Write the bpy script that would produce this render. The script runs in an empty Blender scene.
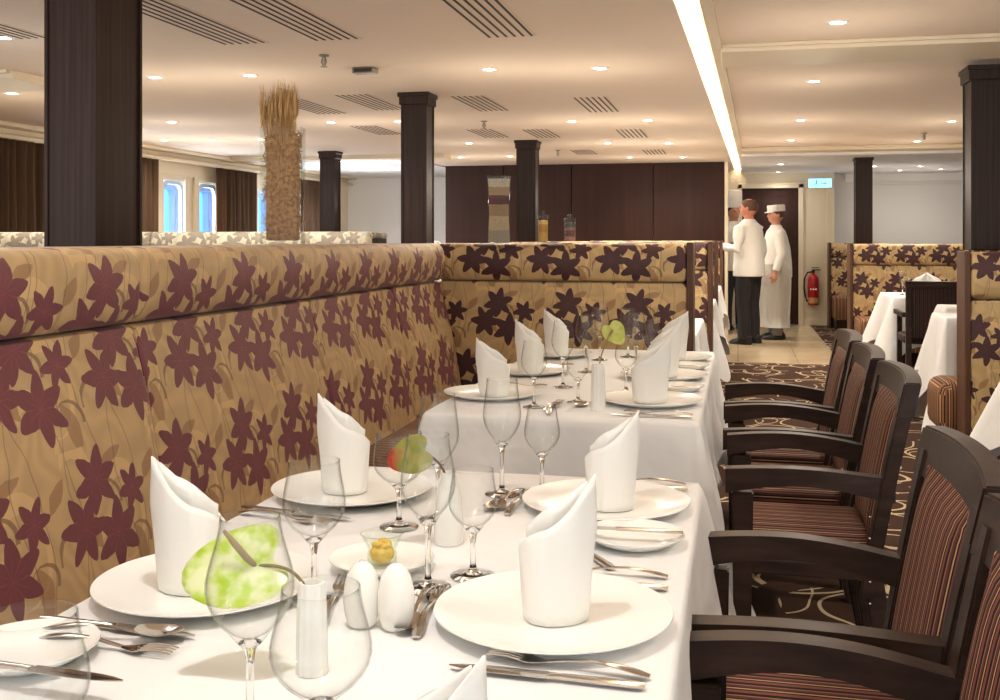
import bpy, bmesh, math, random
from mathutils import Vector, Matrix
random.seed(7)
PI = math.pi
R = math.radians
SC = bpy.context.scene
COL = SC.collection

# ---------------------------------------------------------------- camera, world, exposure
EYE = 1.255
FOC = 1050.0                      # focal length in pixels of a 1000 px wide picture
YAW = math.atan(238.0 / FOC)      # the aisle runs towards x=738
HOR = 239.0
cam_data = bpy.data.cameras.new('camera')
cam_data.sensor_width = 36.0
cam_data.lens = 36.0 * FOC / 1000.0
cam_data.shift_y = -(350.0 - HOR) / 1000.0
cam_data.clip_start = 0.02
cam_data.clip_end = 100
cam = bpy.data.objects.new('camera', cam_data)
COL.objects.link(cam)
cam.location = (0, 0, EYE)
cam.rotation_euler = (PI / 2, 0, YAW)
SC.camera = cam

world = bpy.data.worlds.new('world')
SC.world = world
world.use_nodes = True
_bg = world.node_tree.nodes['Background']
_bg.inputs[0].default_value = (0.97, 0.985, 1.0, 1)
_bg.inputs[1].default_value = 1.0
_nt = world.node_tree
_tc = _nt.nodes.new('ShaderNodeTexCoord')
_sx = _nt.nodes.new('ShaderNodeSeparateXYZ')
_mr = _nt.nodes.new('ShaderNodeMapRange')      # fill added below the horizon to lift the ceiling, dimmer above
_mr.inputs[1].default_value = -0.12; _mr.inputs[2].default_value = 0.10
_mr.inputs[3].default_value = 1.5; _mr.inputs[4].default_value = 0.62
_nt.links.new(_tc.outputs['Generated'], _sx.inputs[0]); _nt.links.new(_sx.outputs[2], _mr.inputs[0]); _nt.links.new(_mr.outputs[0], _bg.inputs[1])
SC.view_settings.view_transform = 'Standard'
SC.view_settings.look = 'None'
SC.view_settings.gamma = 1.0
SC.view_settings.use_curve_mapping = False
SC.view_settings.exposure = 0.93
DOWNLIGHT_W = 42.0
FILL_W = 2.9
SC.cycles.max_bounces = 9
SC.cycles.diffuse_bounces = 6
SC.cycles.glossy_bounces = 3
SC.cycles.transmission_bounces = 6
SC.cycles.transparent_max_bounces = 40
SC.cycles.caustics_reflective = False
SC.cycles.caustics_refractive = False
SC.cycles.sample_clamp_indirect = 4.0

CO, SI = math.cos(YAW), math.sin(YAW)


def at(px, py, z):
    """the point at height z seen at picture position px, py"""
    v = py - HOR
    d = FOC * (EYE - z) / v
    return along(px, d)


def along(px, d):
    u = (px - 500.0) / FOC * d
    return (u * CO - d * SI, u * SI + d * CO)


# ---------------------------------------------------------------- shader helpers
def lin(c):
    f = lambda x: x / 12.92 if x <= 0.04045 else ((x + 0.055) / 1.055) ** 2.4
    return tuple(f(x / 255.0) for x in c) + (1.0,)


class S:
    """a scalar socket with arithmetic"""
    def __init__(self, nt, s):
        self.nt, self.s = nt, s

    def _m(self, op, *o):
        n = self.nt.nodes.new('ShaderNodeMath')
        n.operation = op
        for i, x in enumerate((self,) + o):
            if isinstance(x, S):
                self.nt.links.new(x.s, n.inputs[i])
            else:
                n.inputs[i].default_value = x
        return S(self.nt, n.outputs[0])

    def __add__(self, o): return self._m('ADD', o)
    def __radd__(self, o): return self._m('ADD', o)
    def __sub__(self, o): return self._m('SUBTRACT', o)
    def __mul__(self, o): return self._m('MULTIPLY', o)
    def __rmul__(self, o): return self._m('MULTIPLY', o)
    def __truediv__(self, o): return self._m('DIVIDE', o)
    def abs(self): return self._m('ABSOLUTE')
    def floor(self): return self._m('FLOOR')
    def mod(self, o): return self._m('FLOORED_MODULO', o)
    def sin(self): return self._m('SINE')
    def cos(self): return self._m('COSINE')
    def sqrt(self): return self._m('SQRT')
    def atan2(self, o): return self._m('ARCTAN2', o)
    def lt(self, o): return self._m('LESS_THAN', o)
    def gt(self, o): return self._m('GREATER_THAN', o)
    def max(self, o): return self._m('MAXIMUM', o)
    def min(self, o): return self._m('MINIMUM', o)


def new_mat(name):
    m = bpy.data.materials.new(name)
    m.use_nodes = True
    nt = m.node_tree
    b = nt.nodes['Principled BSDF']
    return m, nt, b


def simple(name, rgb, rough=0.5, metal=0.0, spec=0.5, bump=None, **kw):
    m, nt, b = new_mat(name)
    b.inputs['Base Color'].default_value = lin(rgb)
    b.inputs['Roughness'].default_value = rough
    b.inputs['Metallic'].default_value = metal
    b.inputs['Specular IOR Level'].default_value = spec
    for k, v in kw.items():
        b.inputs[k.replace('_', ' ')].default_value = v
    if bump:
        sc, st, dist = bump
        tc = nt.nodes.new('ShaderNodeTexCoord')
        nz = nt.nodes.new('ShaderNodeTexNoise')
        nz.inputs['Scale'].default_value = sc
        nz.inputs['Detail'].default_value = 3
        bp = nt.nodes.new('ShaderNodeBump')
        bp.inputs['Strength'].default_value = st
        bp.inputs['Distance'].default_value = dist
        nt.links.new(tc.outputs['Object'], nz.inputs['Vector'])
        nt.links.new(nz.outputs[0], bp.inputs['Height'])
        nt.links.new(bp.outputs[0], b.inputs['Normal'])
    return m


def emitter(name, rgb, strength):
    m, nt, b = new_mat(name)
    b.inputs['Base Color'].default_value = lin(rgb)
    b.inputs['Emission Color'].default_value = lin(rgb)
    b.inputs['Emission Strength'].default_value = strength
    return m


def coords(nt, kind='UV', obj=False):
    tc = nt.nodes.new('ShaderNodeTexCoord')
    sp = nt.nodes.new('ShaderNodeSeparateXYZ')
    nt.links.new(tc.outputs[kind], sp.inputs[0])
    return S(nt, sp.outputs[0]), S(nt, sp.outputs[1]), S(nt, sp.outputs[2]), tc.outputs[kind]


def noise(nt, vec, scale, detail=2):
    n = nt.nodes.new('ShaderNodeTexNoise')
    n.inputs['Scale'].default_value = scale
    n.inputs['Detail'].default_value = detail
    nt.links.new(vec, n.inputs['Vector'])
    return S(nt, n.outputs[0])


def mixc(nt, fac, a, b):
    n = nt.nodes.new('ShaderNodeMix')
    n.data_type = 'RGBA'
    if isinstance(fac, S):
        nt.links.new(fac.s, n.inputs[0])
    else:
        n.inputs[0].default_value = fac
    for i, c in ((6, a), (7, b)):
        if isinstance(c, tuple):
            n.inputs[i].default_value = c
        else:
            nt.links.new(c, n.inputs[i])
    return n.outputs[2]


def floral(name, gold, flower, leaf, ustretch=1.0):
    """woven lily fabric: gold ground with swirls, leaves, stems and purple six-petal flowers"""
    m, nt, b = new_mat(name)
    u, v, w, vec = coords(nt, 'UV')
    n1 = noise(nt, vec, 9, 1)
    n2 = noise(nt, vec, 60, 1)
    uu = u + (n1 - 0.5) * 0.03
    vv = v + (n2 - 0.5) * 0.006
    W, H = 0.34, 0.30
    row = (vv / H).floor()
    cu = (uu + row * (W / 2)).mod(W) - W / 2
    cv = vv - row * H - H / 2
    tot = None
    vein = None
    for cx, cy, rr, rot in ((-0.012, 0.074, 0.076, 0.25), (-0.078, -0.018, 0.078, 0.6), (0.040, -0.054, 0.082, 0.05), (0.115, 0.030, 0.056, 0.4)):
        dx, dy = cu - cx, cv - cy
        r = (dx * dx + dy * dy).sqrt()
        th = dy.atan2(dx) + rot
        a = (th.mod(PI / 3) - PI / 6).abs()
        x, y = r * a.cos(), r * a.sin()
        pet = (y * y).lt(x * (x * -1.0 + rr) * (x * (-0.26 / rr) + 0.38).max(0.0))
        vn = (y.lt(0.0008)).max(y.gt(x * 0.52)) * r.lt(rr * 0.5)
        vn = vn * pet
        tot = pet if tot is None else tot.max(pet)
        vein = vn if vein is None else vein.max(vn)
    lv = None
    for cx, cy, L, rot in ((-0.02, -0.07, 0.11, 2.2), (-0.12, 0.10, 0.10, 4.1), (0.10, -0.05, 0.12, 5.2), (0.09, 0.13, 0.08, 3.6)):
        dx, dy = cu - cx, cv - cy
        x = dx * math.cos(rot) + dy * math.sin(rot)
        y = dy * math.cos(rot) - dx * math.sin(rot)
        y = (y + (x * x) * 2.2).abs()
        l = y.lt(x * (x * (-1.0 / L) + 1.0) * 0.75)
        lv = l if lv is None else lv.max(l)
    st = None
    for k, (per, amp, fr) in enumerate(((0.17, 0.022, 14.0), (0.113, 0.030, 9.0))):
        s = ((uu + (vv * fr + k).sin() * amp + 0.04 * k).mod(per) - per / 2).abs().lt(0.0016)
        st = s if st is None else st.max(s)
    n5 = noise(nt, vec, 4.0, 0)
    n6 = noise(nt, vec, 7.0, 1)
    wv = ((n5 + n6 * 0.6) * 42.0).sin() * 0.5 + 0.5
    wv = wv * 0.42
    c = mixc(nt, wv, lin(gold), lin(tuple(int(x * 0.84) for x in gold)))
    # broad pale scrolls woven into the ground
    scr = None
    for cx, cy, rr2, sq in ((-0.09, 0.06, 0.062, 1.5), (0.07, -0.02, 0.075, 1.35), (0.0, -0.11, 0.05, 1.6)):
        dx, dy = cu - cx, (cv - cy) * (1 / sq)
        rr3 = (dx * dx + dy * dy).sqrt()
        arc_ = (rr3 - rr2).abs().lt((dy * 0.09 + 0.0085)) * dx.gt(-0.035)
        scr = arc_ if scr is None else scr.max(arc_)
    c = mixc(nt, scr * 0.55, c, lin(tuple(min(255, int(x * 1.13)) for x in gold)))
    # dark fine curls
    crl = None
    for cx, cy, rr2, sg in ((0.02, 0.02, 0.045, 1), (-0.12, -0.06, 0.05, -1), (0.12, -0.09, 0.04, 1)):
        dx, dy = cu - cx, cv - cy
        rr3 = (dx * dx + dy * dy).sqrt()
        a_ = (rr3 - rr2).abs().lt((dx * (0.06 * sg) + 0.0030).max(0.0)) * dy.gt(-0.012)
        crl = a_ if crl is None else crl.max(a_)
    c = mixc(nt, crl * 0.75, c, lin(tuple(int(x * 0.8) for x in leaf)))
    c = mixc(nt, lv * 0.75, c, lin(leaf))
    c = mixc(nt, st * 0.5, c, lin(tuple(int(x * 0.6) for x in leaf)))
    c = mixc(nt, tot, c, lin(flower))
    c = mixc(nt, vein * 0.5, c, lin(tuple(min(255, int(x * 1.3) + 10) for x in flower)))
    nt.links.new(c, b.inputs['Base Color'])
    b.inputs['Roughness'].default_value = 0.5
    b.inputs['Sheen Weight'].default_value = 0.15
    bp = nt.nodes.new('ShaderNodeBump')
    bp.inputs['Strength'].default_value = 0.35
    bp.inputs['Distance'].default_value = 0.002
    hh = tot * 1.0 + lv * 0.5 + wv * 0.6 + scr * 0.4 + noise(nt, vec, 700, 0) * 0.5
    nt.links.new(hh.s, bp.inputs['Height'])
    nt.links.new(bp.outputs[0], b.inputs['Normal'])
    return m


def striped(name, stops, period, axis=0, rough=0.75):
    m, nt, b = new_mat(name)
    q = coords(nt, 'UV')
    t = (q[axis] / period).mod(1.0)
    cr = nt.nodes.new('ShaderNodeValToRGB')
    cr.color_ramp.interpolation = 'CONSTANT'
    el = cr.color_ramp.elements
    while len(el) < len(stops):
        el.new(0.5)
    for e, (p, c) in zip(el, stops):
        e.position = p
        e.color = lin(c)
    nt.links.new(t.s, cr.inputs[0])
    nt.links.new(cr.outputs[0], b.inputs['Base Color'])
    b.inputs['Roughness'].default_value = rough
    b.inputs['Specular IOR Level'].default_value = 0.25
    return m


def woody(name, a, c2, scale=(60, 60, 1.5), rough=0.42):
    m, nt, b = new_mat(name)
    b.inputs['Specular IOR Level'].default_value = .2
    tc = nt.nodes.new('ShaderNodeTexCoord')
    mp = nt.nodes.new('ShaderNodeMapping')
    mp.inputs['Scale'].default_value = scale
    nt.links.new(tc.outputs['Object'], mp.inputs[0])
    n = noise(nt, mp.outputs[0], 1.0, 4)
    f = ((n - 0.35) * 2.4).max(0.0).min(1.0)
    c = mixc(nt, f, lin(a), lin(c2))
    nt.links.new(c, b.inputs['Base Color'])
    b.inputs['Roughness'].default_value = rough
    return m


def glassy(name, tint=(0.985, 0.99, 0.988), edge=(0.16, 0.17, 0.17), refl=1.0, base=.022):
    """thin clear glass: see-through, with a glossy reflection that grows at grazing angles"""
    m = bpy.data.materials.new(name)
    m.use_nodes = True
    nt = m.node_tree
    nt.nodes.clear()
    out = nt.nodes.new('ShaderNodeOutputMaterial')
    tr = nt.nodes.new('ShaderNodeBsdfTransparent')
    gl = nt.nodes.new('ShaderNodeBsdfGlossy')
    gl.inputs['Roughness'].default_value = 0.02
    gl.inputs['Color'].default_value = (refl, refl, refl, 1)
    lw = nt.nodes.new('ShaderNodeLayerWeight')
    lw.inputs['Blend'].default_value = 0.35
    fac = S(nt, lw.outputs['Facing'])
    f3 = fac * fac * fac * fac
    c = mixc(nt, f3, tint + (1,), edge + (1,))
    nt.links.new(c, tr.inputs['Color'])
    mx = nt.nodes.new('ShaderNodeMixShader')
    fr = f3 * 0.55 + base
    nt.links.new(fr.s, mx.inputs[0])
    nt.links.new(tr.outputs[0], mx.inputs[1])
    nt.links.new(gl.outputs[0], mx.inputs[2])
    nt.links.new(mx.outputs[0], out.inputs['Surface'])
    return m


M = {}
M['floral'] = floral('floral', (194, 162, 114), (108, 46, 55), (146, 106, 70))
M['floral_shaded'] = floral('floral_shaded', (202, 172, 122), (66, 30, 32), (152, 112, 74))  # same fabric as floral, light-angle darkening put into its flower colour
M['floral_pale'] = floral('floral_pale', (196, 186, 160), (128, 118, 104), (150, 160, 160))
M['stripe'] = striped('stripe', [(0, (22, 14, 13)), (.20, (124, 70, 64)), (.42, (26, 16, 15)), (.54, (196, 158, 116)), (.63, (34, 20, 18)), (.74, (92, 48, 46)), (.92, (150, 108, 84))], 0.038)
M['stripe_seat'] = striped('stripe_seat', [(0, (128, 88, 60)), (.25, (52, 30, 25)), (.42, (186, 144, 102)), (.55, (88, 48, 42)), (.70, (150, 110, 78)), (.84, (44, 26, 22))], 0.044)
M['stripe_dark'] = striped('stripe_dark', [(0, (38, 26, 24)), (.45, (70, 50, 46)), (.6, (30, 20, 18)), (.85, (88, 64, 56))], 0.03)
M['wood'] = woody('wood', (38, 25, 20), (60, 41, 33))
M['wood_wall'] = woody('wood_wall', (50, 28, 22), (62, 37, 29), (14, 14, .6), .5)
M['wood_edge'] = woody('wood_edge', (84, 58, 46), (104, 74, 58))
M['chair_wood'] = woody('chair_wood', (42, 29, 24), (64, 46, 38), (8, 40, 40), .38)
M['ceiling'] = simple('ceiling', (238, 219, 198), .85, spec=.2)
M['ceiling_trim'] = simple('ceiling_trim', (228, 212, 184), .6)
M['ceiling_white'] = simple('ceiling_white', (235, 232, 228), .8)
M['wall_white'] = simple('wall_white', (232, 228, 222), .85)
M['wall_cream'] = simple('wall_cream', (226, 214, 188), .7)
M['slot'] = simple('slot', (52, 42, 34), .8)
M['metal_grey'] = simple('metal_grey', (150, 138, 120), .35, .8)
M['curtain'] = woody('curtain', (92, 70, 54), (130, 102, 80), (14, 14, .3), .85)
M['cloth'] = simple('cloth', (236, 236, 236), .8, spec=.2, bump=(5, .5, .03))
M['napkin'] = simple('napkin', (240, 240, 236), .8, spec=.2, bump=(60, .15, .004), Subsurface_Weight=0.0)
M['china'] = simple('china', (240, 240, 236), .18, spec=.5)
M['steel'] = simple('steel', (205, 196, 186), .14, 1.0)
M['glass'] = glassy('glass')
M['stem_glass'] = simple('stem_glass', (255, 255, 255), 0.0, Transmission_Weight=1.0, IOR=1.46)
M['vase_glass'] = glassy('vase_glass', (0.98, 0.985, 0.97), (0.6, 0.62, 0.58), base=.012)
M['shoe'] = simple('shoe', (24, 22, 22), .4)
M['skin'] = simple('skin', (206, 150, 122), .55)
M['skin_ruddy'] = simple('skin_ruddy', (204, 134, 106), .55)
M['hair'] = simple('hair', (92, 62, 46), .7)
M['hair_dark'] = simple('hair_dark', (40, 32, 28), .7)
M['jacket'] = simple('jacket', (240, 238, 232), .8, bump=(14, .4, .02))
M['trousers'] = simple('trousers', (34, 30, 34), .8, bump=(10, .4, .02))
M['trousers_check'] = striped('trousers_check', [(0, (120, 114, 116)), (.5, (168, 162, 160))], 0.012)
M['apron'] = simple('apron', (222, 216, 206), .8, bump=(10, .4, .02))
M['red'] = simple('red', (176, 26, 34), .3)
M['black'] = simple('black', (22, 20, 20), .4)
M['stem_green'] = simple('stem_green', (120, 110, 60), .5)
M['stem_red'] = simple('stem_red', (92, 50, 44), .5)
M['spadix'] = simple('spadix', (150, 128, 92), .6)
M['bowl_glass'] = glassy('bowl_glass', (0.95, 0.97, 0.94), (0.5, 0.56, 0.5))
M['butter'] = simple('butter', (232, 196, 92), .5, bump=(60, .8, .01))


def leaf_mat(name, a, b_, c_, split):
    m, nt, b = new_mat(name)
    x, y, z, vec = coords(nt, 'Object')
    n = noise(nt, vec, 45, 2)
    f = ((n - 0.38) * 5.0).max(0.0).min(1.0)
    c = mixc(nt, f, lin(a), lin(b_))
    g = ((x * -1.0 + (n - 0.5) * 0.04 + split) * 60.0).max(0.0).min(1.0)
    c = mixc(nt, g, c, lin(c_))
    nt.links.new(c, b.inputs['Base Color'])
    b.inputs['Roughness'].default_value = .25
    b.inputs['Subsurface Weight'].default_value = .0
    return m


M['lime'] = leaf_mat('lime', (206, 230, 84), (242, 247, 208), (196, 226, 96), -0.5)  # near-white blotches: pale variation, with white glare painted into the colour
M['olive'] = leaf_mat('olive', (150, 158, 66), (178, 170, 90), (196, 70, 52), -0.022)
M['yellow_green'] = leaf_mat('yellow_green', (206, 214, 120), (222, 226, 150), (206, 214, 120), -0.5)


def carpet_mat():
    m, nt, b = new_mat('carpet')
    x, y, z, vec = coords(nt, 'Object')
    n1 = noise(nt, vec, 2.2, 1)
    n2 = noise(nt, vec, 2.6, 1)
    px = x + (n1 - 0.5) * 0.22
    py = y + (n2 - 0.5) * 0.22
    tot = None
    for (P, Q, ox, oy, rr, sx, w) in ((.46, .62, 0, 0, .17, 1.0, .0085), (.46, .62, .23, .31, .20, .8, .0075), (.60, .46, .12, .1, .15, .62, .007), (.46, .62, .04, .03, .11, 1.0, .006)):
        dx = (px + ox).mod(P) - P / 2
        dy = (py + oy).mod(Q) - Q / 2
        r = ((dx * dx) * (1 / (sx * sx)) + dy * dy).sqrt()
        ring = (r - rr).abs().lt(w)
        tot = ring if tot is None else tot.max(ring)
    n3 = noise(nt, vec, 3.1, 0)
    tot = tot * n3.gt(0.40)
    n4 = noise(nt, vec, 160, 1)
    base = mixc(nt, n4, lin((46, 30, 24)), lin((76, 54, 43)))
    c = mixc(nt, tot, base, lin((186, 166, 136)))
    nt.links.new(c, b.inputs['Base Color'])
    b.inputs['Roughness'].default_value = .95
    b.inputs['Specular IOR Level'].default_value = .1
    return m


M['carpet'] = carpet_mat()


def tile_mat():
    m, nt, b = new_mat('stone_tile')
    x, y, z, vec = coords(nt, 'Object')
    n = noise(nt, vec, 3, 3)
    j = ((x.mod(.6) - .3).abs().gt(.297)).max((y.mod(.6) - .3).abs().gt(.297))
    c = mixc(nt, n, lin((214, 194, 160)), lin((186, 164, 132)))
    c = mixc(nt, j * 0.5, c, lin((140, 120, 96)))
    nt.links.new(c, b.inputs['Base Color'])
    b.inputs['Roughness'].default_value = .16
    return m


M['tile'] = tile_mat()


def layers_mat(name, bands, noise_scale=200):
    """bands of grain filling a jar, by height"""
    m, nt, b = new_mat(name)
    x, y, z, vec = coords(nt, 'Object')
    n = noise(nt, vec, noise_scale, 1)
    n0 = noise(nt, vec, 25, 1)
    zz = z + (n0 - 0.5) * 0.012
    c = lin(bands[0][1])
    for z0, col in bands[1:]:
        c = mixc(nt, zz.gt(z0), c, lin(col))
    c = mixc(nt, ((n - 0.45) * 4.0).max(0.0).min(1.0) * 0.35, c, lin((40, 26, 18)))
    nt.links.new(c, b.inputs['Base Color'])
    b.inputs['Roughness'].default_value = .8
    return m


# ---------------------------------------------------------------- mesh helpers
def obj(name, bm, mat, parent=None, smooth=False, loc=None, autosmooth=None):
    bmesh.ops.recalc_face_normals(bm, faces=bm.faces)
    me = bpy.data.meshes.new(name)
    bm.to_mesh(me)
    bm.free()
    if smooth:
        for p in me.polygons:
            p.use_smooth = True
        if autosmooth:
            try:
                me.set_sharp_from_angle(angle=R(autosmooth))
            except Exception:
                pass
    o = bpy.data.objects.new(name, me)
    COL.objects.link(o)
    if mat:
        me.materials.append(M[mat] if isinstance(mat, str) else mat)
    if parent:
        o.parent = parent
    if loc:
        o.location = loc
    return o


def tag(o, label=None, cat=None, group=None, kind=None):
    if label: o['label'] = label
    if cat: o['category'] = cat
    if group: o['group'] = group
    if kind: o['kind'] = kind
    return o


def thing(name, label, cat, loc=(0, 0, 0), rz=0.0, group=None):
    o = bpy.data.objects.new(name, None)
    COL.objects.link(o)
    o.location = loc
    o.rotation_euler = (0, 0, rz)
    return tag(o, label, cat, group)


def dup(root, loc, rz, label, group=None):
    r = root.copy(); COL.objects.link(r)
    r.location = loc; r.rotation_euler = (0, 0, rz)
    r['label'] = label
    if group: r['group'] = group
    for ch in list(root.children):
        c = ch.copy(); COL.objects.link(c); c.parent = r
        for g in list(ch.children):
            d = g.copy(); COL.objects.link(d); d.parent = c
    return r


def struct(name, bm, mat, **kw):
    o = obj(name, bm, mat, **kw)
    o['kind'] = 'structure'
    return o


def NB():
    return bmesh.new()


def box(bm, x0, x1, y0, y1, z0, z1, bev=0.0, seg=2):
    vs = [bm.verts.new(p) for p in ((x0, y0, z0), (x1, y0, z0), (x1, y1, z0), (x0, y1, z0), (x0, y0, z1), (x1, y0, z1), (x1, y1, z1), (x0, y1, z1))]
    fs = [bm.faces.new([vs[i] for i in f]) for f in ((0, 3, 2, 1), (4, 5, 6, 7), (0, 1, 5, 4), (1, 2, 6, 5), (2, 3, 7, 6), (3, 0, 4, 7))]
    if bev > 0:
        es = set(e for f in fs for e in f.edges)
        bmesh.ops.bevel(bm, geom=list(es), offset=bev, segments=seg, affect='EDGES', profile=.5)
    return vs


def boxo(x0, x1, y0, y1, z0, z1, bev=0.0, seg=2):
    bm = NB(); box(bm, x0, x1, y0, y1, z0, z1, bev, seg); return bm


def ring(bm, c, ax, ay, n):
    return [bm.verts.new(Vector(c) + ax * math.cos(2 * PI * k / n) + ay * math.sin(2 * PI * k / n)) for k in range(n)]


def bridge(bm, a, b):
    n = len(a)
    for k in range(n):
        bm.faces.new((a[k], a[(k + 1) % n], b[(k + 1) % n], b[k]))


def tube(bm, pts, rad, n=8, flat=1.0, cap=True):
    """tube through pts; rad a number or list; flat squashes the second axis"""
    pts = [Vector(p) for p in pts]
    if not isinstance(rad, (list, tuple)):
        rad = [rad] * len(pts)
    prev = None
    first = None
    up = Vector((0, 0, 1))
    for i, p in enumerate(pts):
        d = (pts[min(i + 1, len(pts) - 1)] - pts[max(i - 1, 0)]).normalized()
        ref = up if abs(d.z) < .95 else Vector((0, 1, 0))
        a = d.cross(ref).normalized()
        b_ = a.cross(d).normalized()
        rr = ring(bm, p, a * rad[i], b_ * rad[i] * flat, n)
        if prev: bridge(bm, prev, rr)
        else: first = rr
        prev = rr
    if cap:
        bm.faces.new(first[::-1]); bm.faces.new(prev)


def lathe(bm, prof, n=32, c=(0, 0, 0)):
    """prof: (r, z) from axis to axis or closed ring when it starts off axis"""
    prev = None
    for r, z in prof:
        if r < 1e-6:
            cur = [bm.verts.new((c[0], c[1], c[2] + z))]
        else:
            cur = [bm.verts.new((c[0] + r * math.cos(2 * PI * k / n), c[1] + r * math.sin(2 * PI * k / n), c[2] + z)) for k in range(n)]
        if prev is not None:
            if len(prev) == 1 and len(cur) == 1:
                pass
            elif len(prev) == 1:
                for k in range(n): bm.faces.new((prev[0], cur[k], cur[(k + 1) % n]))
            elif len(cur) == 1:
                for k in range(n): bm.faces.new((prev[k], cur[0], prev[(k + 1) % n]))
            else:
                bridge(bm, prev, cur)
        prev = cur


def ellipsoid(bm, c, r, n=16, m=10):
    rows = []
    for j in range(1, m):
        t = PI * j / m
        rows.append([bm.verts.new((c[0] + r[0] * math.sin(t) * math.cos(2 * PI * k / n), c[1] + r[1] * math.sin(t) * math.sin(2 * PI * k / n), c[2] + r[2] * math.cos(t))) for k in range(n)])
    top = bm.verts.new((c[0], c[1], c[2] + r[2])); bot = bm.verts.new((c[0], c[1], c[2] - r[2]))
    for k in range(n):
        bm.faces.new((top, rows[0][k], rows[0][(k + 1) % n]))
        bm.faces.new((bot, rows[-1][(k + 1) % n], rows[-1][k]))
    for a, b_ in zip(rows, rows[1:]): bridge(bm, a, b_)


def cushion(prof, x0, x1, nx=28, rnd=.02, uv0=(0, 0), bulge=0.0, nose=None, swap=False):
    """sweep a closed (y, z) profile along x; the ends are rounded; UVs in metres.
    bulge pushes the middle of the front (smaller y) out."""
    bm = NB()
    uvl = bm.loops.layers.uv.new('UVMap')
    cy = sum(p[0] for p in prof) / len(prof); cz = sum(p[1] for p in prof) / len(prof)
    arc = [0.0]
    for a, b_ in zip(prof, prof[1:] + prof[:1]):
        arc.append(arc[-1] + math.hypot(a[0] - b_[0], a[1] - b_[1]))
    xs = []
    for e in (0, .3, .65, .9, 1.0):
        xs.append((x0 + rnd * e, 1 - e))
    for k in range(1, nx):
        xs.append((x0 + rnd + (x1 - x0 - 2 * rnd) * k / nx, 0))
    for e in (1.0, .9, .65, .3, 0):
        xs.append((x1 - rnd * e, 1 - e))
    rows = []
    for x, e in xs:
        ins = rnd * (1 - math.sqrt(max(0, 1 - e * e)))
        t = (x - x0) / (x1 - x0)
        sh = 1 - abs(2 * t - 1) ** 6
        row = []
        for (y, z) in prof:
            dy, dz = cy - y, cz - z
            L = math.hypot(dy, dz) + 1e-9
            yy = y + dy / L * ins
            zz = z + dz / L * ins
            if y < cy: yy -= bulge * sh
            row.append(bm.verts.new((x, yy, zz)))
        rows.append(row)
    n = len(prof)
    for i in range(len(rows) - 1):
        for k in range(n):
            k2 = (k + 1) % n
            f = bm.faces.new((rows[i][k], rows[i + 1][k], rows[i + 1][k2], rows[i][k2]))
            us = (xs[i][0], xs[i + 1][0], xs[i + 1][0], xs[i][0])
            vs = (arc[k], arc[k], arc[k + 1], arc[k + 1])
            for l, a, b_ in zip(f.loops, us, vs):
                l[uvl].uv = (b_ + uv0[1], a + uv0[0]) if swap else (a + uv0[0], b_ + uv0[1])
    for row in (rows[0][::-1], rows[-1]):
        f = bm.faces.new(row)
        for l in f.loops: l[uvl].uv = (l.vert.co.y + uv0[0], l.vert.co.z + uv0[1])
    return bm


def uvbox(x0, x1, y0, y1, z0, z1, bev=.01, axis='x'):
    """bevelled box with simple metre UVs: u along `axis`"""
    bm = boxo(x0, x1, y0, y1, z0, z1, bev, 3)
    uvl = bm.loops.layers.uv.new('UVMap')
    bmesh.ops.recalc_face_normals(bm, faces=bm.faces)
    for f in bm.faces:
        nrm = f.normal
        for l in f.loops:
            c = l.vert.co
            if abs(nrm.z) > .7: uv = (c.x, c.y) if axis == 'x' else (c.y, c.x)
            elif abs(nrm.y) > .7: uv = (c.x, c.z)
            else: uv = (c.y, c.z)
            l[uvl].uv = uv
    return bm


# ================================================================ SETTING
ZC = 2.27
XL, YF = -6.3, 16.4

struct('floor', boxo(-6.3, 6.5, -1.5, YF, -0.1, 0.0), 'carpet')
struct('floor_tile', boxo(-1.4, 1.02, 10.95, YF - .01, 0.0, 0.004), 'tile')


def cove_x(y):
    return -0.27 + (y - 4.4) * 0.0195


# main ceiling, right edge follows the light cove
bm = NB()
ya, yb = -1.5, YF
lo = [bm.verts.new(p) for p in ((XL, ya, ZC), (cove_x(ya), ya, ZC), (cove_x(yb), yb, ZC), (XL, yb, ZC))]
hi = [bm.verts.new((v.co.x, v.co.y, ZC + .15)) for v in lo]
bm.faces.new(lo); bm.faces.new(hi[::-1]); bridge(bm, lo, hi)
struct('ceiling', bm, 'ceiling')
# coffered ceiling right of the cove
struct('ceiling_coffer', boxo(-.6, 6.5, ya, yb, ZC + .16, ZC + .2), 'ceiling')
BEAMS = [(-0.2, 0.35), (5.72, 6.25), (12.25, 12.6)]


def slanted(y0, y1, off0, off1, z0, z1):
    bm = NB()
    a = [bm.verts.new(p) for p in ((cove_x(y0) + off0, y0, z0), (cove_x(y0) + off1, y0, z0), (cove_x(y1) + off1, y1, z0), (cove_x(y1) + off0, y1, z0))]
    b_ = [bm.verts.new((v.co.x, v.co.y, z1)) for v in a]
    bm.faces.new(a[::-1]); bm.faces.new(b_); bridge(bm, a, b_)
    return bm


def merge(*bms):
    out = NB()
    for b_ in bms:
        me = bpy.data.meshes.new('tmp'); b_.to_mesh(me); b_.free()
        out.from_mesh(me); bpy.data.meshes.remove(me)
    return out


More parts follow.
